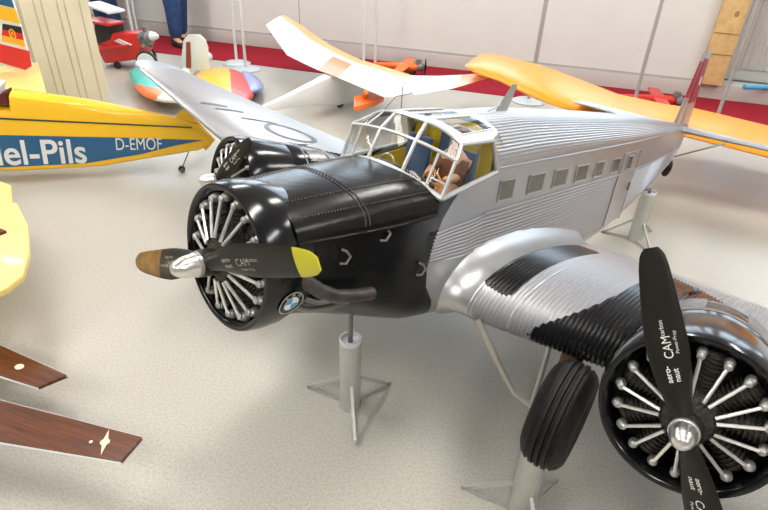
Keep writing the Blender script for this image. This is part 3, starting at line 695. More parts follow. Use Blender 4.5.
MB().tube([(.12, -.02, -.08), (.12, -.02, .02)], .03, 12).build('radiator_valve', mat('brass_valve', (.35, .28, .12), .4, .7), rad)
MB().box((RW / 2, .06, -.06), (RW, .1, .12)).build('radiator_foot', RM['base'], rad)
q0, q1 = GY(748, 86, WY - .02), GY(772, 96, WY - .02)
q0 = G(744, 87, .187); q0.y = min(q0.y, WY + .17); q1 = Vector((q0.x + .40, WY + .02, .187)); bt = MB(); bt.tube([q0, q1], .025, 12); tb_ = bt.build('blue_tube', mat('sky_blue_plastic', (.10, .42, .72), .4), base=(q0 + q1) / 2); tag(tb_, 'bright blue tube lying on the ledge under the radiator', 'tube')

# ------------------------------------------------------------------ display stands of the trimotor
def display_stand(c, h, label, rod=None, name='display_stand'):
    e = empty(name, (c[0], c[1], 0)); tag(e, label, 'display stand', 'tube stands under the airliner')
    MB().lathe([(.030, h), (.036, h), (.036, 0), (0, 0), (0, .01), (.030, .01)], lambda x, y, z: Vector((x, y, z)), 32).build('tube', M['stand'], e)
    MB().lathe([(0, h - .012), (.031, h - .012), (.033, h + .002), (.0365, h + .002), (.0365, h - .012)], lambda x, y, z: Vector((x, y, z)), 32).build('tube_rim', M['standtop'], e)
    for k in range(3):
        a = math.radians((173, 57, -62)[k]); ca, sa = math.cos(a), math.sin(a)
        F_ = MB(); ri_, ro_ = .034, .178; th = .005
        def P2(r, z, o): return Vector((r * ca - o * sa, r * sa + o * ca, z))
        for (A_, B_, w_) in (((ri_, .004), (ro_, .004), .012), ((ro_ + .002, .006), (ri_, .128), .012)):
            d = (Vector((B_[0] - A_[0], 0, B_[1] - A_[1]))).normalized(); nn = Vector((-d.z, 0, d.x)) * w_
            F_.prism([P2(A_[0], A_[1], -th), P2(B_[0], B_[1], -th), P2(B_[0] + nn.x, B_[1] + nn.z, -th), P2(A_[0] + nn.x, A_[1] + nn.z, -th)], P2(0, 0, th) - P2(0, 0, -th))
        F_.build('foot_bracket', M['stand'], e)
    if rod:
        MB().tube([(0, 0, h - .03)] + [Vector(p) - Vector((c[0], c[1], 0)) for p in rod], .0085, 12).build('support_rod', M['rodgrey'], e)
n0 = (-.516, 1.272); display_stand(n0, .305, 'grey tube stand with three feet under the black nose', [(n0[0], n0[1], .515)])
wcen = W(3.55, 3.0, -1.74); display_stand((.105, 1.065), .286, 'grey tube stand carrying the big black main wheel at bottom edge')
t0 = (.499, 2.983); display_stand(t0, .298, 'pale tube stand under the rear fuselage near the tail', [(t0[0], t0[1], .31), tuple(W(12.9, .45, -.70))])

# ================================================================== OTHER MODEL AIRCRAFT
OM = dict(
    yellow=mat('golden_yellow_film', (.84, .48, .014), .35, 0, .5, coat=.2),
    cream=mat('cream_yellow_film', (.84, .62, .20), .35, 0, .5, coat=.2),
    navy=mat('teal_blue_film', (.012, .10, .22), .35, coat=.2),
    line=mat('dark_green_line', (.02, .045, .05), .4),
    white=mat('white_film', (.70, .70, .68), .4),
    orange=mat('orange_film', (.88, .17, .012), .35, coat=.2),
    bigorange=mat('amber_orange_film', (.84, .28, .008), .36, 0, .3),
    softorange=mat('pale_orange_film', (.90, .40, .14), .35, coat=.2),
    red=mat('bright_red_film', (.62, .018, .012), .35, coat=.2),
    black=mat('black_film', (.012, .012, .012), .4),
    gold=mat('flag_gold', (.85, .45, .015), .4),
    teal=mat('turquoise_film', (.06, .48, .42), .35, coat=.2),
    lilac=mat('lilac_blue_film', (.28, .32, .62), .35, coat=.2),
    walnut=None,
    steel=mat('dull_model_metal', (.18, .18, .18), .4, .5, noise=.3, nscale=60),
    maroon=mat('dark_maroon', (.10, .008, .008), .5),
)
m = bpy.data.materials.new('varnished_walnut'); m.use_nodes = True; nt = m.node_tree; L = nt.links; b = nt.nodes['Principled BSDF']; b.inputs['Roughness'].default_value = .28; b.inputs['Coat Weight'].default_value = .3
tc = nt.nodes.new('ShaderNodeTexCoord'); mp = nt.nodes.new('ShaderNodeMapping'); mp.inputs['Rotation'].default_value = (0, 0, .15); mp.inputs['Scale'].default_value = (3, 60, 3); L.new(tc.outputs['Object'], mp.inputs[0])
n1 = nt.nodes.new('ShaderNodeTexNoise'); n1.inputs['Scale'].default_value = 1.6; n1.inputs['Detail'].default_value = 5; n1.inputs['Distortion'].default_value = 1.2; L.new(mp.outputs[0], n1.inputs['Vector'])
cr = nt.nodes.new('ShaderNodeValToRGB'); cr.color_ramp.elements[0].position = .3; cr.color_ramp.elements[0].color = (.04, .009, .002, 1); cr.color_ramp.elements[1].position = .75; cr.color_ramp.elements[1].color = (.16, .042, .009, 1); L.new(n1.outputs['Fac'], cr.inputs[0]); L.new(cr.outputs[0], b.inputs['Base Color'])
OM['walnut'] = m
ZUP = Vector((0, 0, 1))
def airfoil_loft(name, st, tk, mats_, parent=None, base=None, mfun=None, nx=14, caps=True, sharp=50):
    """st: list of (leading edge, trailing edge) points"""
    b = MB(); rows = []
    for le, te in st:
        le, te = Vector(le), Vector(te); c = (te - le).length; row = []
        for x, s_ in [(x, 1) for x in (1 - np.cos(np.linspace(0, PI, nx)))[::-1] / 2] + [(x, -1) for x in ((1 - np.cos(np.linspace(0, PI, nx))) / 2)[1:-1]]:
            row.append(le.lerp(te, x) + ZUP * (tk * c * yt(x) * (1.3 if s_ > 0 else -.7)))
        rows.append(row)
    n = len(rows[0]); b.grid(rows, cv=True, mfun=mfun)
    if caps:
        b.add(rows[0], [tuple(range(n))], mfun(0, 0) if mfun else 0); b.add(rows[-1], [tuple(range(n))], mfun(len(st) - 2, 0) if mfun else 0)
    return b.build(name, mats_, parent, base=base, sharp=sharp)
def ball_wheel(b, c, r, w, ax):
    ax = Vector(ax).normalized(); u = ax.cross(ZUP); u = (u if u.length > .01 else Vector((1, 0, 0))).normalized(); v = ax.cross(u); c = Vector(c)
    b.lathe([(r * .3, -w * .8), (r * .8, -w), (r, -w * .5), (r, w * .5), (r * .8, w), (r * .3, w * .8), (0, w * .6)], lambda x, y, z: c + u * x + v * y + ax * z, 24)

# ---- yellow and blue biplane at the left
YP = Vector((-2.234, 2.8, .312)); YA = Vector((-.814, -.572, .103)); YU = Vector((.085, .059, .995)); YN = Vector((.575, -.818, 0))
YB_ = Vector((-2.75, 2.5, 0))
def YL(a, u, o=0.): return YP + YA * a + YU * u + YN * o
def ypix(px_, py_, o=0.):
    d = FW + RT * ((px_ - 384) / FPX) - UP * ((py_ - 255) / FPX); q = YP + YN * o; t = (q - CAM).dot(YN) / d.dot(YN); return CAM + d * t
yb = empty('yellow_biplane', YB_); tag(yb, 'yellow model biplane with blue lettered side band, tail toward the silver wing', 'model airplane')
fb = MB(); rows = []
AS = [-.10, -.04, .1, .3, .55, .8, .985]
def ytop(a): return itp(a, [-.10, -.02, .515, 1.02, 1.9], [-.045, .035, .108, .145, .16])
def ybot(a): return itp(a, [-.10, -.044, .558, 1.1, 1.9], [-.115, -.155, -.287, -.338, -.34])
def yw(a): return itp(a, [-.1, .2, .6, 1.1, 1.9], [.012, .035, .075, .10, .11])
for a in AS + [.99, 1.35, 1.4, 1.9]:
    w_ = yw(a); cutd = .09 if .988 <= a <= 1.36 else 0; t_, b_ = ytop(a) - cutd, ybot(a)
    row = [YL(a, b_, -.012), YL(a, b_ + .012, 0), YL(a, t_ - .055, 0), YL(a, t_ - .02, -.012), YL(a, t_ - .004, -w_ * .5), YL(a, t_, -w_), YL(a, t_ - .004, -w_ * 1.5), YL(a, t_ - .02, -2 * w_ + .012), YL(a, t_ - .055, -2 * w_), YL(a, b_ + .012, -2 * w_), YL(a, b_, -2 * w_ + .012)]
    rows.append(row)
fb.grid(rows, cv=True); fb.add(rows[0], [tuple(range(11))]); fb.add(rows[-1], [tuple(range(11))])
yf = fb.build('fuselage', OM['yellow'], yb, base=YB_, sharp=40)
bd = MB(); bd.prism([YL(1.88, -.105, .001), YL(1.067, -.102, .001), YL(.453, -.089, .001), (YL(-.07, -.084, .001)), YL(.1, -.125, .001), YL(.3, -.19, .001), YL(.635, -.265, .001), YL(1.10, -.305, .001), YL(1.88, -.31, .001)], YN * .0015)
band = bd.build('side_band', OM['navy'], yb, base=YB_)
ln = MB(); ln.prism([YL(1.88, .004, .001), YL(.0, .001, .001), YL(.0, -.008, .001), YL(1.88, -.008, .001)], YN * .0012); ln.build('side_line', OM['line'], yb, base=YB_)
tx = MB()
def ytext(body, a_l, a_r, u_l, u_r, h, bold):
    V0, F0 = text_mesh(body, 1., lambda x, y, z: (x, y, z), 1, bold); xs = [v[0] for v in V0]; x0, x1 = min(xs), max(xs); cap = .70
    V = []
    for x, y, z in V0:
        t = (x - x0) / (x1 - x0); V.append(YL(a_l + (a_r - a_l) * t, u_l + (u_r - u_l) * t + y * h / cap, .0032))
    tx.add(V, F0)
ytext('del-Pils', 1.165, .625, -.292, -.258, .152, .016); tx.build('side_lettering', OM['white'], band, base=YB_, sharp=10); tx = MB(); ytext('D-EMOF', .452, .185, -.170, -.157, .078, 0)
tx.build('side_lettering', OM['white'], band, base=YB_, sharp=10)
tl = MB(); q = [ypix(*p, -.02) for p in ((174, 119), (181, 110), (187, 110), (215, 140), (206, 151), (197, 141))]; tl.prism(q, YN * -.008); tl.build('fin', OM['yellow'], yb, base=YB_)
hs = MB(); hs.prism([YL(.10, -.03, -.04), YL(-.06, -.03, -.03), YL(-.10, -.03, -.36), YL(.02, -.03, -.38)], ZUP * .012); hs.build('tailplane', OM['yellow'], yb, base=YB_)
twl = MB(); c = ypix(182, 170, -.03); c.z = .022; ball_wheel(twl, c, .022, .012, YN); tws = twl.build('tail_wheel', OM['black'], yb, base=YB_)
wr = MB(); wr.tube([c, YL(.02, -.16, -.03)], .004, 6); wr.tube([c + YN * .014, c + YN * .03], .012, 8); wr.build('wheel_fork', OM['steel'], yb, base=YB_)
ck = MB(); ck.prism([YL(1.0, .075, -.02), YL(1.0, .145, -.02), YL(1.05, .12, -.02), YL(1.06, .075, -.02)], YN * -.12); ck.build('headrest', OM['maroon'], yb, base=YB_)
ws = MB(); ws.prism([YL(1.05, .06, -.01), YL(1.02, .18, -.03), YL(1.06, .185, -.05), YL(1.09, .06, -.05)], YN * -.10); ws.build('cockpit_fairing', OM['white'], yb, base=YB_)
zw = .33
pl_ = [G(*q, zw) for q in ((-70, 178), (0, 181), (11, 185), (12, 202), (17, 203), (28, 225), (29.5, 252), (23, 275), (8, 287), (0, 291), (-40, 300), (-100, 285), (-160, 220))]
wg = MB(); wg.prism(pl_, ZUP * -.026); yw_ = wg.build('lower_wing', OM['cream'], yb, base=YB_, bevel=.007)
sf = MB(); q = G(2, 233, zw + .001); sf.prism([G(-6, 228, zw), G(7, 233, zw), G(-6, 238, zw)], ZUP * .012); sf.build('strut_fitting', OM['maroon'], yw_, base=YB_)
gw = MB()
for o in (.12, -.32): ball_wheel(gw, YL(1.75, 0, o) * 1, .09, .025, YN)
gw2 = MB()
for o in (.12, -.32):
    c = YL(1.75, 0, o); c.z = .09; gg = MB(); ball_wheel(gg, c, .09, .025, YN); gg.tube([c, YL(1.7, -.30, -.1)], .008, 6); gg.build('wheel', OM['black'], yb, base=YB_)

# ---- model with the flag on its fin, behind the biplane
FY = 2.93
fb_ = Vector((-3.9, FY, 0)); fp = empty('flag_finned_airplane', fb_); tag(fp, 'yellow model airplane tail with black-red-gold flag and red stripe on its fin', 'model airplane')
def fpoly(name, pts, m_, par, dy=0., th=.012, mb=None):
    b_ = mb or MB(); b_.prism([GY(*p, FY - dy) for p in pts], (0, th, 0)); return b_.build(name, m_, par, base=fb_)
fin_ = fpoly('fin', [(-30, -12), (6, -12), (13, 2), (32, 67), (25, 71), (-30, 55)], OM['white'], fp)
fpoly('orange_panel', [(-28, 0), (15, 9), (20.5, 24), (-28, 13)], OM['yellow'], fin_, .002, .003)
for k, mm in enumerate((OM['black'], OM['red'], OM['gold'])):
    f0, f1 = k / 3, (k + 1) / 3
    A0, A1, B0, B1 = Vector((2.5, 23.5)), Vector((1.5, 41)), Vector((21, 27)), Vector((25, 47))
    fpoly('flag_stripe', [tuple(A0.lerp(A1, f0)), tuple(B0.lerp(B1, f0)), tuple(B0.lerp(B1, f1)), tuple(A0.lerp(A1, f1))], mm, fin_, .002, .003)
ce = GY(12.5, 34, FY - .003); er = MB(); er.tube([ce + Vector((.026 * math.cos(a), 0, .03 * math.sin(a))) for a in np.linspace(0, 2 * PI, 25)], .004, 6, caps=False)
er.tube([ce + Vector((-.012, 0, -.016)), ce + Vector((0, 0, .018)), ce + Vector((.012, 0, -.016))], .0025, 5); er.tube([ce + Vector((-.010, 0, .004)), ce + Vector((.010, 0, .004))], .003, 5)
er.build('flag_emblem', OM['gold'], fin_, base=fb_)
fpoly('red_panel', [(-28, 37), (29, 51), (31.5, 66), (25, 70), (-28, 54)], OM['red'], fin_, .002, .003)
fpoly('dark_canopy', [(-30, -12), (4, -12), (12, 1), (14, 8), (-30, -2)], OM['navy'], fp, .003, .02)
tp_ = MB(); tp_.prism([G(-30, 70, .45), G(10, 64, .45), G(38, 62, .45), G(46, 92, .45), G(-10, 92, .45), G(-30, 88, .45)], ZUP * -.02); tp_.build('tailplane', OM['cream'], fp, base=fb_, bevel=.006)
g = MB(); q = G(18, 92, .43); g.tube([(q.x, q.y, .43), (q.x - .02, q.y, .03)], .008, 8); ball_wheel(g, (q.x - .02, q.y, .03), .03, .012, (0, 1, 0)); g.build('tail_wheel', OM['black'], fp, base=fb_)
g = MB(); g.prism([(-3.75, FY - .08, .44), (-4.5, FY - .10, .5), (-4.5, FY - .10, .28), (-3.75, FY - .08, .38)], (0, .17, 0)); g.build('fuselage', OM['cream'], fp, base=fb_, bevel=.02)

# ---- dark wooden wings at lower left
wb0 = Vector((-1.75, .62, 0)); wo = empty('walnut_glider', wb0); tag(wo, 'walnut-veneered model with two pointed wing tips showing at lower left edge', 'model airplane')
for nm, z, pts, in (('upper_wing', .20, ((-150, 346), (0, 400), (142, 437), (121, 461), (0, 441), (-150, 420))), ('lower_wing', .14, ((-150, 292), (0, 345), (67, 375), (38, 387), (0, 375), (-150, 330)))):
    b_ = MB(); P = [G(*q, z) for q in pts]; b_.prism(P, ZUP * -.012); wv = b_.build(nm, OM['walnut'], wo, base=wb0)
    e_ = MB()
    for i in (0, 1): e_.tube([P[i] + Vector((0, 0, -.004)), P[i + 1] + Vector((0, 0, -.004))], .0035, 6)
    e_.tube([P[3] + Vector((0, 0, -.008)), P[4] + Vector((0, 0, -.008)), P[5] + Vector((0, 0, -.008))], .0035, 6); e_.build('wing_edge', OM['white'], wv, base=wb0)
    em_ = MB()
    if nm == 'lower_wing':
        c = G(19.5, 367, z); em_.lathe([(0, .0005), (.014, .0005), (.014, .002), (0, .002)], lambda x, y, zz: c + Vector((x * 1.1, y * .9, zz)), 20)
    else:
        A_, B_ = G(101, 455, z), G(109, 430, z); ax = (B_ - A_); pr = Vector((-ax.y, ax.x, 0)).normalized(); sh = [(0, 0), (.2, .003), (.38, .006), (.45, .012), (.5, .013), (.55, .012), (.62, .006), (.8, .003), (1, 0)]
        em_.prism([A_ + ax * t + pr * w_ + ZUP * .0005 for t, w_ in sh] + [A_ + ax * t - pr * w_ + ZUP * .0005 for t, w_ in sh[-2:0:-1]], ZUP * .0015)
        c2_ = G(91, 442, z); em_.lathe([(0, .0005), (.005, .0005), (.005, .002), (0, .002)], lambda x, y, zz: c2_ + Vector((x, y, zz)), 12)
    em_.build('wing_emblem', mat('ivory_inlay', (.74, .66, .48), .4), wv, base=wb0)
g = MB(); g.prism([(-2.35, .80, .21), (-2.35, .95, .21), (-2.2, .95, .0), (-2.2, .80, .0)], (.12, 0, 0)); g.build('fuselage', OM['walnut'], wo, base=wb0)
for xx in (-1.95,): 
    g = MB(); g.prism([(-2.25, .72, .19), (-1.72, .72, .19), (-1.72, .80, .19), (-2.25, .80, .19)], (0, 0, -.19)); g.build('wing_support', OM['white'], wo, base=wb0)

# ---- white and orange glider beyond the cockpit
gb = Vector((-2.1, 4.9, 0)); gl = empty('white_glider', gb); tag(gl, 'white model glider with orange stripes and upswept wing, behind the cockpit', 'model airplane')
GS = [((266, 25, .56), (286, 16.5, .56)), ((275, 38, .47), (302, 26, .47)), ((287, 55, .36), (320, 39, .36)), ((302, 62.5, .345), (331, 46, .345)), ((318, 70, .335), (344, 53, .335)), ((338, 77.5, .33), (362, 61, .33)), ((384, 97, .33), (415, 77, .33)), ((420, 94, .34), (438, 77, .34)), ((455, 88, .37), (463, 75.5, .37)), ((492, 77, .45), (485, 73, .45))]
st = [(G(b_[0], b_[1], b_[2]), G(a_[0], a_[1], a_[2])) for a_, b_ in GS]
def gpaint(i, j):
    ch = j if j < 13 else 26 - j           # 0 trailing .. 13 leading on the upper side
    if i in (4,) and j <= 13 and j < 7: return 1
    if i <= 5 and 8 <= j <= 11: return 2
    if i == 8: return 2
    return 0
airfoil_loft('wing', st, .07, [OM['white'], OM['orange'], OM['softorange']], gl, gb, gpaint)
fr = MB(); rows = []
tailp = G(262, 107.5, .20); wc_ = G(340, 72, .32); dirv = (wc_ - tailp); dirv.z = 0; Lg = dirv.length; dirv.normalize(); sid = Vector((-dirv.y, dirv.x, 0))
for t, w_, zt, zb in ((0, .015, .205, .17), (.35, .03, .25, .14), (.7, .05, .30, .09), (.9, .06, .33, .05), (1.2, .06, .33, .04), (1.5, .05, .30, .06), (1.75, .02, .24, .12)):
    c = tailp + dirv * (Lg * t); rows.append([Vector((c.x, c.y, 0)) + sid * (w_ * a) + ZUP * (zb + (zt - zb) * h) for a, h in ((1, .08), (1, .92), (.85, 1), (-.85, 1), (-1, .92), (-1, .08), (-.8, 0), (.8, 0))])
fr.grid(rows, cv=True); fr.add(rows[0], [tuple(range(8))]); fr.add(rows[-1], [tuple(range(8))]); fr.build('fuselage', OM['white'], gl, base=gb, sharp=40)
oc = MB(); oc.prism([G(354, 96, .25), G(372, 92, .25), G(384, 96.5, .25), G(376, 101, .25), G(354, 107, .25)], ZUP * -.04); oc.tube([G(365, 97, .25), G(366, 92, .33)], .02, 10); oc.build('wing_float', OM['orange'], gl, base=gb, bevel=.004)
g = MB(); c = tailp + dirv * (Lg * 1.0); ball_wheel(g, (c.x, c.y, .04), .04, .02, sid); g.build('landing_wheel', OM['black'], gl, base=gb)

# ---- big orange sailplane wing across the background
ob = Vector((2.1, 4.4, 0)); og = empty('orange_sailplane', ob); tag(og, 'large orange sailplane with long glossy wing stretching behind the silver tail', 'model airplane')
OS = [((464.5, 66, .52), (466, 64.5, .52)), ((470, 70, .51), (473, 58.5, .51)), ((480, 74.5, .50), (484, 53, .50)), ((500, 81, .48), (500, 55, .48)), ((531, 96, .46), (540, 65, .46)), ((551, 104, .45), (578, 78.5, .45)), ((600, 118, .43), (618, 94, .43)), ((650, 130, .40), (665, 104, .40)), ((684, 136, .37), (696, 108.5, .37)), ((720, 145, .35), (720, 114, .35)), ((768, 157, .33), (768, 125.5, .33)), ((850, 178, .31), (850, 145, .31))]
airfoil_loft('wing', [(G(*a_), G(*b_)) for a_, b_ in OS], .09, [OM['bigorange']], og, ob)
g = MB(); e0, e1 = G(850, 178, .31), G(850, 145, .31); g.prism([(e0.x - .05, e0.y - .3, .0), (e0.x + .15, e0.y - .3, .0), (e1.x + .15, e1.y + .5, .0), (e1.x - .05, e1.y + .5, .0)], (0, 0, .30)); g.build('fuselage', OM['bigorange'], og, base=ob, bevel=.03)

# ---- small models standing on the carpet
def small_model(q, yaw, label, body, sc=1.):
    c = G(*q, 0); c.z = .007; e = empty('small_airplane', c); tag(e, label, 'model airplane'); R_ = Matrix.Rotation(yaw, 3, 'Z')
    f_ = lambda x, y, z: R_ @ Vector((x * sc, y * sc, z * sc))
    b_ = MB(); rows = [[f_(x, w_ * math.cos(a), .11 + h * math.sin(a)) for a in np.linspace(0, 2 * PI, 12, endpoint=False)] for x, w_, h in ((-.45, .012, .02), (-.2, .035, .04), (0, .05, .055), (.15, .05, .055), (.2, .03, .035))]
    b_.grid(rows, cv=True); b_.add(rows[0], [tuple(range(12))]); b_.add(rows[-1], [tuple(range(12))]); b_.build('fuselage', body, e)
    b_ = MB(); b_.prism([f_(-.06, -.45, .13), f_(.07, -.45, .13), f_(.09, 0, .12), f_(.07, .45, .13), f_(-.06, .45, .13), f_(-.07, 0, .12)], (0, 0, .012)); b_.build('wing', body, e)
    b_ = MB(); b_.lathe([(0, .20), (.05, .20), (.055, .26), (.02, .29), (0, .30)], lambda x, y, z: f_(z, x, .12 + y), 14); b_.box((.2, 0, .19), (.07, .05, .06), fn=f_); b_.box((.22, .07, .12), (.05, .06, .03), fn=f_); b_.box((.22, -.07, .12), (.05, .06, .03), fn=f_); b_.build('engine', OM['steel'], e)
    b_ = MB(); b_.prism([f_(.295, -.012, 0), f_(.295, .012, 0), f_(.305, .02, .12), f_(.295, .012, .24), f_(.295, -.012, .24), f_(.285, -.02, .12)], R_ @ Vector((.006, 0, 0))); b_.build('propeller', OM['black'], e)
    for s_ in (-1, 1):
        b_ = MB(); ball_wheel(b_, f_(.12, .09 * s_, .035), .035 * sc, .012, R_ @ Vector((0, 1, 0))); b_.tube([f_(.12, .09 * s_, .035), f_(.1, .03 * s_, .10)], .005, 6); b_.build('wheel', OM['black'], e)
small_model((404, 75), math.radians(5), 'small orange model with grey engine on red carpet behind the white glider', OM['orange'], .8)
small_model((655, 109), math.radians(5), 'small red model with dark engine behind orange wing, left of silver fin', OM['red'], .8)

# ---- red triplane behind the column
tb0 = Vector((-4.72, 4.75, 0)); tr = empty('red_triplane', tb0); tag(tr, 'red model triplane with big white wheel discs beside the column', 'model airplane')
ty = 4.85
def TP(a, b_, y=ty): return GY(a, b_, y)
b_ = MB(); b_.prism([TP(96, 48), TP(112, 33), TP(137, 33), TP(142, 44), TP(136, 60), TP(104, 64)], (0, .22, 0)); b_.build('fuselage', OM['red'], tr, base=tb0, bevel=.03)
b_ = MB(); b_.prism([TP(94, 24), TP(109, 22), TP(112, 40), TP(97, 44)], (0, .2, 0)); b_.build('cockpit', OM['black'], tr, base=tb0, bevel=.01)
for nm, q, m_ in (('upper_wing', (88, 2, 114, 11), OM['white']), ('middle_wing', (88, 18, 113, 23), OM['red']), ('lower_wing', (99, 46, 131, 44), OM['red'])):
    b_ = MB(); A_, B_ = TP(q[0], q[1]), TP(q[2], q[3]); b_.prism([A_ + Vector((0, -.08, 0)), B_ + Vector((0, -.08, 0)), B_ + Vector((0, .16, 0)), A_ + Vector((0, .16, 0))], (0, 0, -.025)); b_.build(nm, m_, tr, base=tb0, bevel=.008)
b_ = MB(); b_.prism([TP(114, 41, ty - .03), TP(118, 39, ty - .03), TP(131, 45, ty - .03), TP(127, 47, ty - .03)], (0, .02, 0)); b_.build('side_flash', OM['white'], tr, base=tb0)
for dy in (-.03, .26):
    c = TP(145, 51, ty + dy - .02); b_ = MB(); c.z = .118; ball_wheel(b_, c, .118, .022, (.25, -1, 0)); wh = b_.build('wheel', OM['black'], tr, base=tb0)
    b_ = MB(); n_ = Vector((.25, -1, 0)).normalized(); u_ = n_.cross(ZUP).normalized(); b_.lathe([(0, .030), (.06, .028), (.098, .024), (.102, .015), (0, .010)], lambda x, y, z: c + u_ * x + ZUP * y + n_ * z, 28); b_.build('wheel_disc', OM['white'], wh, base=tb0)
b_ = MB(); q = TP(146, 38); b_.lathe([(0, -.05), (.06, -.05), (.07, .03), (.03, .07), (0, .08)], lambda x, y, z: q + Vector((z, x, y)), 16)
for k in range(5): a = 2 * PI * k / 5 + .3; b_.tube([q, q + Vector((0, .11 * math.cos(a), .11 * math.sin(a)))], .022, 8)
b_.build('engine', OM['steel'], tr, base=tb0)
b_ = MB(); q2 = TP(153, 36); b_.lathe([(0, .07), (.02, .06), (.04, .02), (.045, -.02), (0, -.02)], lambda x, y, z: q2 + Vector((z, x, y)), 14); b_.build('spinner', OM['white'], tr, base=tb0)
b_ = MB(); q = TP(118, 69); q.z = .035; ball_wheel(b_, q, .038, .018, (.2, -1, 0)); b_.tube([q, q + Vector((0, .05, .12))], .008, 6); b_.build('tail_wheel', OM['black'], tr, base=tb0)

# ---- colourful model with rounded tail beyond the silver wing tip
cb = Vector((-3.55, 4.3, 0)); ce_ = empty('colourful_airplane', cb); tag(ce_, 'colourful model with turquoise-red-white and yellow-red rounded halves and white fin', 'model airplane')
def lobe(name, px_list, z, cuts, mats_, flip=False):
    """rounded plate: outline through pixels at height z, colours change across cut lines (pixel half-planes)"""
    P = [Vector(p) for p in px_list]; n = 60; pts = []
    for k in range(n):
        t = k / n * len(P); i = int(t); f_ = t - i; a, b2, c2_, d = P[i - 1], P[i], P[(i + 1) % len(P)], P[(i + 2) % len(P)]
        pts.append(.5 * ((2 * b2) + (c2_ - a) * f_ + (2 * a - 5 * b2 + 4 * c2_ - d) * f_ ** 2 + (3 * b2 - a - 3 * c2_ + d) * f_ ** 3))
    cx = sum((p for p in pts), Vector((0, 0))) / n; b_ = MB(); N = 14; rows = []
    for r in range(N + 1):
        f_ = r / N; rows.append([tuple(cx.lerp(p, f_)) + (z + .07 * math.sqrt(max(0, 1 - f_ * f_)),) for p in pts])
    def mf(i, j): p = Vector(rows[i][j][:2]).lerp(Vector(rows[min(i + 1, N)][(j + 1) % n][:2]), .5); return cuts(p)
    top_ = [[G(x, y, zz) for x, y, zz in row] for row in rows]; low = [[G(x, y, 2 * z - zz) for x, y, zz in row] for row in rows]
    b_.grid(top_, cv=True, mfun=mf); b_.grid(low, cv=True, mfun=mf); return b_.build(name, mats_, ce_, base=cb, sharp=60)
lobe('left_half', [(130, 70), (131, 80), (138, 92), (152, 100), (172, 103), (192, 101), (185, 88), (165, 76), (145, 66)], .12, lambda p: 0 if p.y < 84 + (p.x - 133) * .16 else (1 if p.x < 154 + (p.y - 95) * -1.0 + 6 else 2), [OM['teal'], OM['orange'], OM['white']])
lobe('right_half', [(196, 78), (206, 69), (225, 68), (240, 72), (250, 84), (253, 97), (240, 104), (215, 98)], .12, lambda p: 0 if p.x < 230 + (p.y - 70) * .05 else 1, [OM['yellow'], OM['red']])
lobe('wing_tip', [(242, 72), (252, 74), (261, 81), (263, 89), (255, 93), (246, 92)], .09, lambda p: 0, [OM['lilac']])
b_ = MB(); fy = 4.55; b_.prism([GY(*q, fy) for q in ((179, 70), (182, 50), (183, 40), (188, 34), (195, 34), (200, 39), (203, 47), (203, 58), (205, 71))], (.05, .02, 0)); fo = b_.build('fin', OM['white'], ce_, base=cb, bevel=.008)
b_ = MB(); b_.prism([GY(*q, fy - .012) for q in ((186, 68), (186, 42), (189, 42), (190, 68))], (.01, .004, 0)); b_.build('fin_stripe', mat('rust_red_stripe', (.30, .04, .012), .4), fo, base=cb)
b_ = MB(); b_.tube([(-3.5, 4.25, .12), (-3.62, 4.62, .14), (-3.8, 5.2, .16)], [.05, .06, .05], 14); b_.build('fuselage', OM['white'], ce_, base=cb)
b_ = MB(); ball_wheel(b_, (-3.52, 4.35, .04), .04, .02, (1, 0, 0)); b_.build('wheel', OM['black'], ce_, base=cb)

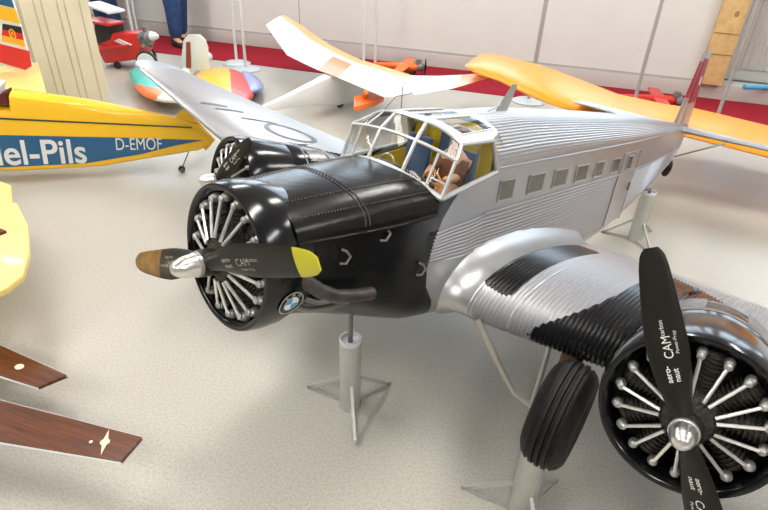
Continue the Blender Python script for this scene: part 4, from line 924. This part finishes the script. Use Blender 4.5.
# ================================================================== PEOPLE
def person(c, yaw, label, jeans, shirt, step=.10):
    e = empty('person', (c[0], c[1], .007)); e.rotation_euler = (0, 0, yaw); tag(e, label, 'person')
    J = [(0, 0, .96), (0, 0, 1.12), (0, 0, 1.32), (0, .0, 1.47), (0, .01, 1.55), (0, .02, 1.66),
         (.10, 0, .92), (.11, .02 + step, .50), (.11, -.01 + step, .09), (.12, .13 + step, .04),
         (-.10, 0, .92), (-.11, .02 - step, .50), (-.11, -.03 - step, .09), (-.12, .11 - step, .04),
         (.19, 0, 1.42), (.25, -.02, 1.14), (.26, .06, .90), (.26, .09, .80), (-.19, 0, 1.42), (-.25, -.02, 1.14), (-.26, .06, .90), (-.26, .09, .80)]
    Eg = [(0, 1), (1, 2), (2, 3), (3, 4), (4, 5), (0, 6), (6, 7), (7, 8), (8, 9), (0, 10), (10, 11), (11, 12), (12, 13), (3, 14), (14, 15), (15, 16), (16, 17), (3, 18), (18, 19), (19, 20), (20, 21)]
    Rr_ = [(.14, .11), (.13, .10), (.15, .11), (.10, .08), (.055, .055), (.09, .11), (.088, .10), (.068, .075), (.042, .045), (.035, .03), (.088, .10), (.068, .075), (.042, .045), (.035, .03), (.06, .06), (.045, .045), (.033, .03), (.03, .018), (.06, .06), (.045, .045), (.033, .03), (.03, .018)]
    def skin(name, idx, eg, grow, m_, root, verts=None):
        V = verts or [J[i] for i in idx]; mp_ = {i: k for k, i in enumerate(idx)} if idx else None
        me = bpy.data.meshes.new(name); me.from_pydata(V, [(mp_[a], mp_[b2]) for a, b2 in eg] if idx else eg, [])
        o = bpy.data.objects.new(name, me); COL.objects.link(o); o.parent = e
        bm = bmesh.new(); bm.from_mesh(me); ly = bm.verts.layers.skin.verify(); bm.verts.ensure_lookup_table()
        for k, v in enumerate(bm.verts):
            rr = Rr_[idx[k]]; v[ly].radius = (rr[0] + grow, rr[1] + grow); v[ly].use_root = (k == root)
        bm.to_mesh(me); bm.free(); me.materials.append(m_)
        o.modifiers.new('skin', 'SKIN').use_smooth_shade = True; s2 = o.modifiers.new('sub', 'SUBSURF'); s2.levels = 2; s2.render_levels = 2; return o
    skin('body', list(range(22)), Eg, 0, M['skin'], 0)
    skin('jeans', [0, 1, 6, 7, 8, 10, 11, 12], [(0, 1), (0, 6), (6, 7), (7, 8), (0, 10), (10, 11), (11, 12)], .036, jeans, 0)
    skin('shirt', [1, 2, 3, 14, 15, 18, 19], [(1, 2), (2, 3), (3, 14), (14, 15), (3, 18), (18, 19)], .018, shirt, 1)
    for s_ in (1, -1):
        b_ = MB(); y0 = (-.01 if s_ > 0 else -.03) + step * s_; rows = []
        for y, w_, h in ((-.07, .03, .09), (-.05, .045, .10), (.02, .047, .095), (.10, .052, .07), (.17, .048, .055), (.205, .02, .04)): rows.append([Vector((.115 * s_ + w_ * math.cos(a), y0 + y, max(0, h * .5 + h * .5 * math.sin(a) * 1.05))) for a in np.linspace(0, 2 * PI, 14, endpoint=False)])
        b_.grid(rows, cv=True); b_.add(rows[0], [tuple(range(14))]); b_.add(rows[-1], [tuple(range(14))]); b_.build('shoe', OM['black'], e)
    b_ = MB(); b_.ball((0, .0, 1.70), (.092, .105, .10)); b_.build('hair', OM['maroon'], e)
    for s_ in (1, -1):
        b_ = MB(); b_.ball((.033 * s_, .105, 1.655), .012); b_.build('eye', OM['black'], e)
    b_ = MB(); b_.ball((0, .115, 1.625), (.014, .022, .022)); b_.build('nose', M['skin'], e)
den = mat('blue_denim', (.018, .055, .16), .9, noise=.3, nscale=14, bump=.3, bscale=200); den2 = mat('dark_blue_denim', (.012, .04, .10), .9, noise=.25, nscale=14, bump=.3, bscale=200)
pc = G(181, 45); person((pc.x, pc.y), math.radians(250), 'person in blue jeans standing on the red carpet beyond the silver wing tip', den, mat('grey_shirt', (.3, .3, .32), .8))
pc = G(112, 38); person((pc.x, pc.y), math.radians(120), 'person in dark blue jeans standing behind the red triplane', den2, mat('navy_shirt', (.05, .06, .12), .8))

# ---- pilot figure in the port cockpit seat
pd = empty('pilot_doll', W(3.75, .42, .33)); pd.rotation_euler = plane.matrix_world.to_euler()
tag(pd, 'pilot doll in brown leather jacket seated behind the canopy panes', 'doll')
PJ = [(0, 0, .10), (0, 0, .45), (0, 0, .68), (-.02, 0, .80), (-.04, 0, .93), (0, .17, .62), (-.22, .22, .42), (-.42, .14, .40), (0, -.17, .62), (-.22, -.22, .42), (-.42, -.14, .40), (-.38, .12, .06), (-.40, .12, -.25), (-.38, -.12, .06), (-.40, -.12, -.25)]
PE = [(0, 1), (1, 2), (2, 3), (3, 4), (2, 5), (5, 6), (6, 7), (2, 8), (8, 9), (9, 10), (0, 11), (11, 12), (0, 13), (13, 14)]
PR = [.16, .17, .15, .06, .12, .08, .065, .045, .08, .065, .045, .09, .06, .09, .06]
def dollskin(name, idx, eg, grow, m_, root):
    mp_ = {i: k for k, i in enumerate(idx)}; me = bpy.data.meshes.new(name); me.from_pydata([tuple(Vector(PJ[i]) * K) for i in idx], [(mp_[a], mp_[b2]) for a, b2 in eg], [])
    o = bpy.data.objects.new(name, me); COL.objects.link(o); o.parent = pd; bm = bmesh.new(); bm.from_mesh(me); ly = bm.verts.layers.skin.verify(); bm.verts.ensure_lookup_table()
    for k, v in enumerate(bm.verts): rr = (PR[idx[k]] + grow) * K; v[ly].radius = (rr, rr); v[ly].use_root = (k == root)
    bm.to_mesh(me); bm.free(); me.materials.append(m_); o.modifiers.new('skin', 'SKIN').use_smooth_shade = True; s2 = o.modifiers.new('sub', 'SUBSURF'); s2.levels = 2; s2.render_levels = 2
dollskin('body', list(range(15)), PE, 0, M['skin'], 0)
dollskin('jacket', [0, 1, 2, 5, 6, 8, 9], [(0, 1), (1, 2), (2, 5), (5, 6), (2, 8), (8, 9)], .025, M['brown'], 0)
b_ = MB(); b_.ball((.0, 0, 1.0 * K), (.13 * K, .125 * K, .10 * K)); b_.build('cap', M['brown'], pd)
SC.view_settings.view_transform = 'Standard'; SC.view_settings.look = 'None'; SC.view_settings.gamma = 1; SC.view_settings.use_curve_mapping = False
SC.view_settings.exposure = 0.16
